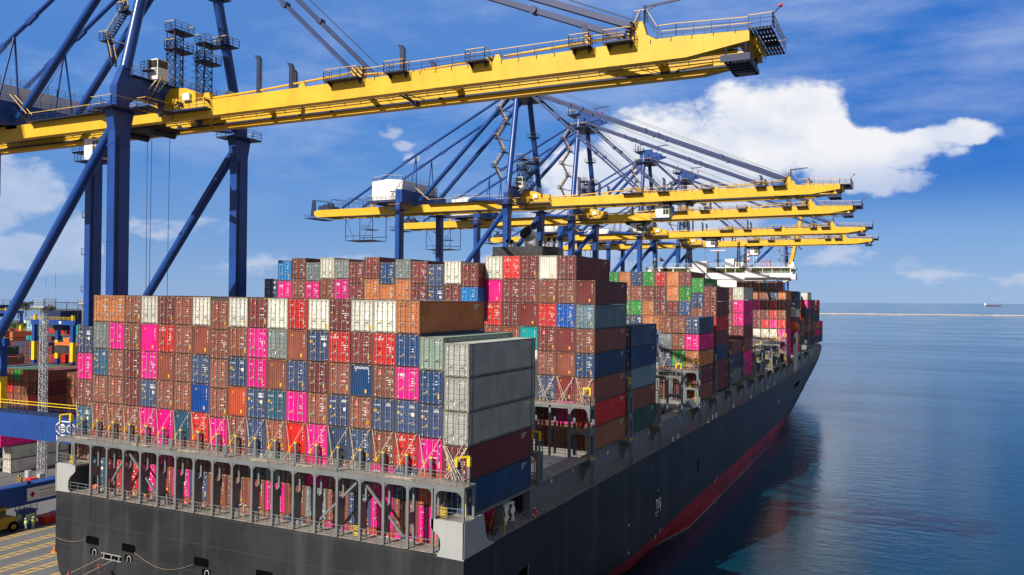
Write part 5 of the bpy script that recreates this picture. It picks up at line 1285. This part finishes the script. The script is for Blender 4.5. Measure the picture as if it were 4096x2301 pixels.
b=MB(); b.frustum((-.7,.7,-.9,.9,0),(-1.0,1.0,-1.2,1.2,1.1)); b.box(-1.05,1.05,-1.25,1.25,1.1,1.2); o=b.build('rubbish_skip',[M['red']],None,(-36.7,21.0,QZ)); tag(o,'red rubbish skip on the quay right of the booth','skip')
b=MB(); b.box(-.5,.5,-.5,.5,0,1.2); b.box(-.55,.55,-.55,.55,1.2,1.3); o=b.build('waste_bin',[paint('bright_blue_plastic',(.02,.25,.6),.4,.1)],None,(-37.3,22.6,QZ)); tag(o,'bright blue waste bin beside the red skip','bin')
b=MB(); b.box(-.8,.8,-.7,.7,0,.8); b.box(-.85,.85,-.75,.75,.8,.9); o=b.build('equipment_tub',[M['red']],None,(-64.2,37.0,QZ)); tag(o,'low red tub at the foot of the near light mast','tub')
for i,(x,y,l) in enumerate(((-66.5,36.2,'striped bollard left of the red tub by the mast'),(-64.8,35.4,'striped bollard nearest the red tub by the mast'),(-63.,44.5,'striped bollard right of the near light mast'))):
    b=MB(); b.tube((0,0,0),(0,0,1.1),.22,10); b.sphere((0,0,1.1),.22,10); tag(b.build('bollard',[M['hazard']],None,(x,y,QZ)),l,'bollard','striped bollards')
b=MB(); b.frustum((-.35,.35,-.35,.35,0),(-.3,.3,-.3,.3,.06)); b.tube((0,0,.05),(0,0,.85),.26,12,0,.04); o=b.build('traffic_cone',[M['orange']],None,(-22.4,11.9,QZ)); tag(o,'orange traffic cone at the edge of the hull on the quay','cone')
# people
def person(x,y,rz,lab,arm):
    J={'pel':(0,0,.93),'wst':(0,0,1.08),'chs':(0,.01,1.30),'nk':(0,.01,1.47),'hd':(0,-.02,1.60),'hd2':(0,-.02,1.70),
       'lh':(-.09,0,.88),'lk':(-.11,-.03,.48),'la':(-.12,.02,.09),'lt':(-.13,-.14,.04),'rh':(.09,0,.88),'rk':(.12,-.05,.48),'ra':(.13,.03,.09),'rt':(.14,-.13,.04),
       'ls':(-.19,.01,1.40),'le':(-.26,.03,1.12),'lw':(-.24,-.08,.88),'rs':(.19,.01,1.40),'re':(.25,.0,1.13),'rw':(.12,-.26,1.12)if arm else (.25,-.06,.87)}
    R0={'pel':.15,'wst':.135,'chs':.16,'nk':.06,'hd':.095,'hd2':.085,'lh':.10,'lk':.07,'la':.05,'lt':.045,'rh':.10,'rk':.07,'ra':.05,'rt':.045,'ls':.075,'le':.05,'lw':.038,'rs':.075,'re':.05,'rw':.038}
    E=[('pel','wst'),('wst','chs'),('chs','nk'),('nk','hd'),('hd','hd2'),('pel','lh'),('lh','lk'),('lk','la'),('la','lt'),('pel','rh'),('rh','rk'),('rk','ra'),('ra','rt'),('chs','ls'),('ls','le'),('le','lw'),('chs','rs'),('rs','re'),('re','rw')]
    for s in 'lr':
        w=Vector(J[s+'w']); e=Vector(J[s+'e']); d=(w-e).normalized(); sd=d.orthogonal().normalized()
        for k in range(4): J[f'{s}f{k}']=tuple(w+d*(.13-.012*abs(k-1.5))+sd*(.018*(k-1.5))); R0[f'{s}f{k}']=.009; E.append((s+'w',f'{s}f{k}'))
        J[s+'th']=tuple(w+d*.06+sd*.05); R0[s+'th']=.011; E.append((s+'w',s+'th'))
    ks=list(J); me=bpy.data.meshes.new('person_body'); me.from_pydata([J[k] for k in ks],[(ks.index(a),ks.index(c)) for a,c in E],[])
    o=link('person',me); o.location=(x,y,QZ); o.rotation_euler=(0,0,rz); sk=o.modifiers.new('skin','SKIN')
    for i,k in enumerate(ks):
        v=me.skin_vertices[0].data[i]; v.radius=(R0[k],R0[k]*(.8 if k in('pel','wst','chs') else 1)); v.use_root=(k=='pel')
    o.modifiers.new('sub','SUBSURF').levels=1
    bpy.context.view_layer.update(); m2=bpy.data.meshes.new_from_object(o.evaluated_get(bpy.context.evaluated_depsgraph_get())); o.modifiers.clear(); o.data=m2
    m2.materials.clear(); m2.materials.append(M['cloth']); m2.materials.append(M['skin'])
    for p in m2.polygons: p.material_index=1 if p.center.z>1.5 or (abs(p.center.x)>.2 and p.center.z<.9 and p.center.z>.6) else 0; p.use_smooth=True
    tag(o,lab,'person','port workers in yellow vests')
    b=MB(); b.sphere((0,-.02,1.73),.125,12,0,.8); b.tube((0,-.05,1.70),(0,-.05,1.715),.155,12); b.build('hard_hat',[M['white']],o)
    vs=[]; n=14
    for z,rx,ry in ((.98,.19,.155),(1.15,.185,.15),(1.32,.20,.155),(1.43,.19,.12)):
        for i in range(n): a=2*PI*i/n; vs.append((rx*math.cos(a),.005+ry*math.sin(a),z))
    b=MB(); b.add(vs,[(j*n+i,j*n+(i+1)%n,(j+1)*n+(i+1)%n,(j+1)*n+i) for j in range(3) for i in range(n)],0,True); b.build('vest',[M['hiviz']],o)
    b=MB(); b.sphere((0,-.115,1.615),.018,6); b.box(-.028,.028,-.112,-.102,1.565,1.575); 
    for s in (-1,1): b.sphere((s*.035,-.10,1.64),.012,6); b.sphere((s*.095,-.01,1.62),.022,6)
    b.build('face',[M['skin']],o)
person(-35.4,16.6,R_(20),'worker in pale overalls and yellow vest turned towards a colleague',True); person(-35.2,17.6,R_(80),'worker in yellow vest standing apart with back to the booth window',False); person(-36.1,17.3,R_(-40),'worker in yellow vest half hidden beside the blue booth',True)
# mooring lines from the stern
for i,(p,q,l) in enumerate((((5.4,-2.35,10.45),(-9.,-22,QZ+.6),'mooring rope leading down from the stern fairlead, left of the pair'),((7.0,-2.35,10.4),(-7.2,-21.5,QZ+.6),'mooring rope with red rat guard, right of the stern pair'))):
    P0=T4@Vector(p); b=MB(); pts=[P0.lerp(Vector(q),k/14)-Vector((0,0,1.1*math.sin(PI*k/14))) for k in range(15)]
    for a,c in zip(pts[:-1],pts[1:]): b.tube(a,c,.035,6,caps=False)
    o=b.build('mooring_rope',[M['rope']]); tag(o,l,'rope','mooring ropes at the stern')
    d=(pts[2]-pts[0]).normalized(); c=pts[0].lerp(pts[2],.42+.5*(1-i)); b=MB(); b.tube(c-d*.03,c+d*.03,.36 if i else .3,14); b.build('rat_guard',[M['red']],o)
for i,(p,q,sag,l) in enumerate((((9.7,-2.3,11.45),(17.9,-2.3,11.5),1.05,'slack thin line hanging between two mooring ports on the transom'),((-2.5,-2.3,11.4),(2.4,-2.3,11.75),.35,'thin line hanging from the left mooring port to the hull corner'))):
    b=MB(); pts=[T4@(Vector(p).lerp(Vector(q),k/16)-Vector((0,0,sag*math.sin(PI*k/16)))) for k in range(17)]
    for a,c in zip(pts[:-1],pts[1:]): b.tube(a,c,.018,5,caps=False)
    tag(b.build('heaving_line',[M['rope']]),l,'rope','thin lines on the transom')
# ------------------------------------------------------------------ sky, sun, camera
SUN=Vector((-.30,-1.0,.80)).normalized(); el=math.asin(SUN.z); az=math.atan2(SUN.x,SUN.y)
w=bpy.data.worlds.new('World'); scene.world=w; w.use_nodes=True; nt=w.node_tree
bg=nt.nodes['Background']; sky=N(nt,'ShaderNodeTexSky',sky_type='NISHITA'); sky.sun_disc=False; sky.sun_elevation=el; sky.sun_rotation=az%(2*PI); sky.air_density=1.0; sky.dust_density=.1; sky.ozone_density=4.0; sky.altitude=0
tc=N(nt,'ShaderNodeTexCoord'); nv=N(nt,'ShaderNodeVectorMath',operation='NORMALIZE'); nt.links.new(tc.outputs['Generated'],nv.inputs[0]); V=nv.outputs[0]
sp=N(nt,'ShaderNodeSeparateXYZ'); nt.links.new(V,sp.inputs[0])
def mth(op,a,b=None,c=None,clamp=False):
    n=N(nt,'ShaderNodeMath',operation=op,use_clamp=clamp)
    for i,x in enumerate((a,b,c)):
        if x is None: continue
        if isinstance(x,(int,float)): n.inputs[i].default_value=x
        else: nt.links.new(x,n.inputs[i])
    return n.outputs[0]
def sstep2(x,a,b):
    m=N(nt,'ShaderNodeMapRange',interpolation_type='SMOOTHSTEP'); nt.links.new(x,m.inputs[0])
    if a<b: m.inputs[1].default_value=a; m.inputs[2].default_value=b
    else: m.inputs[1].default_value=b; m.inputs[2].default_value=a; m.inputs[3].default_value=1; m.inputs[4].default_value=0
    return m.outputs[0]
AZ=mth('MULTIPLY',mth('ARCTAN2',sp.outputs[0],sp.outputs[1]),180/PI); EL=mth('MULTIPLY',mth('ARCSINE',sp.outputs[2]),180/PI)
def vmap(scale,off=(0,0,0)):
    m=N(nt,'ShaderNodeMapping'); m.inputs['Scale'].default_value=scale; m.inputs['Location'].default_value=off; nt.links.new(V,m.inputs[0]); return m.outputs[0]
n1=noise(nt,vmap((1,1,1.4)),7.,8,.58); n2=noise(nt,vmap((1,1,1.8),(3,1,2)),16.,6,.6)
AZ0,EL0=AZ,EL
wa=noise(nt,vmap((1,1,1.3),(7,3,9)),9.,5,.55); wb=noise(nt,vmap((1,1,1.3),(2,8,4)),9.,5,.55)
AZ=mth('ADD',AZ0,mth('MULTIPLY_ADD',wa,6.0,-3.0)); EL=mth('ADD',EL0,mth('MULTIPLY_ADD',wb,3.6,-1.8))
blob=None
for a0,e0,ra,re in ((-14,9.4,8.6,4.4),(-20.0,8.2,4.4,3.2),(-9.2,11.6,4.6,3.6),(-6.2,12.0,3.0,2.9),(-17,10.4,5,3.0),(-21,5.0,5.0,3.8),(-15,6.4,8,3.2),(-4.0,9.9,4.8,1.9),(-.5,9.5,4.0,1.35),(2.6,10.1,3.0,.85),(-3,8.0,4,1.4),
                    (-57,6.4,3.6,2.3),(-59,4.0,3.,2.0),(-53.2,3.4,1.7,1.9),(-56,2.2,4,1.3),(-21,2.2,5,1.2),(-27,2.6,3.0,.9)):
    d=mth('SUBTRACT',1.0,mth('ADD',mth('POWER',mth('ABSOLUTE',mth('DIVIDE',mth('SUBTRACT',AZ,a0),ra)),2.0),mth('POWER',mth('ABSOLUTE',mth('DIVIDE',mth('SUBTRACT',EL,e0),re)),2.0)))
    blob=d if blob is None else mth('MAXIMUM',blob,d)
den=mth('ADD',mth('MAXIMUM',blob,-1.2),mth('MULTIPLY_ADD',n1,1.9,-.98)); den=mth('ADD',den,mth('MULTIPLY_ADD',n2,1.5,-.75))
def sstep(x,a,b):
    m=N(nt,'ShaderNodeMapRange',interpolation_type='SMOOTHSTEP'); nt.links.new(x,m.inputs[0]); m.inputs[1].default_value=a; m.inputs[2].default_value=b; return m.outputs[0]
mask=mth('MULTIPLY',sstep(den,.0,.55),mth('SUBTRACT',1.0,mth('MULTIPLY',sstep2(AZ,-40,-50),.42)))
low=None
for a0,e0,ra,re in ((1.5,1.9,3.0,.8),(-4.6,2.2,3.4,.75),(6.4,1.7,2.2,.6),(-8.5,4.3,5,.4),(-40,2.2,6,.7),(-34.1,11.6,.9,.7),(-33.5,10.7,.8,.7),(-33,9.8,.5,.6),(-48,4.5,5,1.0)):
    d=mth('SUBTRACT',1.0,mth('ADD',mth('POWER',mth('ABSOLUTE',mth('DIVIDE',mth('SUBTRACT',AZ,a0),ra)),2.0),mth('POWER',mth('ABSOLUTE',mth('DIVIDE',mth('SUBTRACT',EL,e0),re)),2.0)))
    low=d if low is None else mth('MAXIMUM',low,d)
n3=noise(nt,vmap((1,1,2.6),(5,2,1)),15.,7,.6)
lmask=mth('MULTIPLY',sstep(mth('ADD',mth('MAXIMUM',low,-1.5),mth('MULTIPLY_ADD',n3,4.,-2.0)),.2,1.2),.55)
AZ,EL=AZ0,EL0
# thin high cirrus
cs=noise(nt,vmap((1.2,2.4,5.),(1,4,0)),2.2,7,.62); cir=mth('MULTIPLY',sstep(cs,.42,.80),.58)
cir=mth('MULTIPLY',cir,sstep(EL,2.,14.))
SKYS=.10; EXP=.45; g=1/SKYS/2**EXP
grad=ramp(nt,mth('MULTIPLY',EL,1/60),[(0,(.205*g,.375*g,.69*g)),(.07,(.135*g,.305*g,.66*g)),(.18,(.045*g,.215*g,.63*g)),(.36,(.100*g,.250*g,.65*g)),(1,(.06*g,.17*g,.52*g))])
c0=mixc(nt,.88,sky.outputs[0],grad)
c0=mixc(nt,mth('MULTIPLY',mth('MULTIPLY',sstep2(AZ,-22,2),sstep2(EL,4,9)),.75),c0,(.012*g,.150*g,.58*g))
# warm glow added to unseen sky seaward and behind fills shaded sides; overhead dimmed
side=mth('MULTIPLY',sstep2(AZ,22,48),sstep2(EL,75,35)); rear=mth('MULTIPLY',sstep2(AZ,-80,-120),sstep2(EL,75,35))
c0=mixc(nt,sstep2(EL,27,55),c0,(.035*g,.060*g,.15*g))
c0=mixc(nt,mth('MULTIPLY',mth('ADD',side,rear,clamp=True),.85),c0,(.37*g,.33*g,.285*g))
k=g*.98
lit=mth('ADD',mth('MULTIPLY_ADD',EL,.075,-.42),mth('MULTIPLY_ADD',n1,2.2,-.75)); lit=mth('ADD',lit,mth('MULTIPLY_ADD',n2,.9,-.45))
shade=ramp(nt,lit,[(0,(.50*k,.60*k,.80*k)),(.45,(.72*k,.78*k,.90*k)),(.9,(.95*k,.95*k,.97*k))])
c1=mixc(nt,cir,c0,(.56*k,.66*k,.90*k)); c1=mixc(nt,lmask,c1,(.72*k,.74*k,.86*k)); wl=mth('SUBTRACT',EL,mth('MULTIPLY_ADD',AZ,.16,8.3)); op=mth('MULTIPLY_ADD',sstep(wl,-3.,1.8),.55,.45); c2=mixc(nt,mth('MULTIPLY',mth('MULTIPLY',mask,op),.97),c1,shade)
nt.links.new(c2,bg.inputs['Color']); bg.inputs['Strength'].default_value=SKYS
sl=bpy.data.lights.new('sun','SUN'); sl.energy=4.3; sl.angle=R_(.53); sl.color=(1.0,.93,.82)
so=bpy.data.objects.new('sun',sl); COL.objects.link(so); so.rotation_euler=(-SUN).to_track_quat('-Z','Y').to_euler(); so.location=(-100,-150,200)
cam=bpy.data.cameras.new('camera'); cam.sensor_width=36; cam.lens=29.0648; cam.clip_end=80000; cam.clip_start=.5
co=bpy.data.objects.new('camera',cam); COL.objects.link(co)
Rr=(0.90111294,0.43340954,0.01231415); Uu=(-0.00586145,-0.01622135,0.99985124); Ff=(-0.43354482,0.90105107,0.01207686); Cc=(80.37382607,-61.63969231,37.7768039)
co.matrix_world=T4@Matrix(((Rr[0],Uu[0],-Ff[0],Cc[0]),(Rr[1],Uu[1],-Ff[1],Cc[1]),(Rr[2],Uu[2],-Ff[2],Cc[2]),(0,0,0,1)))
scene.camera=co
scene.view_settings.view_transform='Standard'; scene.view_settings.look='None'; scene.view_settings.exposure=EXP; scene.view_settings.gamma=1
scene.cycles.max_bounces=6; scene.cycles.diffuse_bounces=2; scene.cycles.glossy_bounces=3; scene.cycles.use_denoising=True
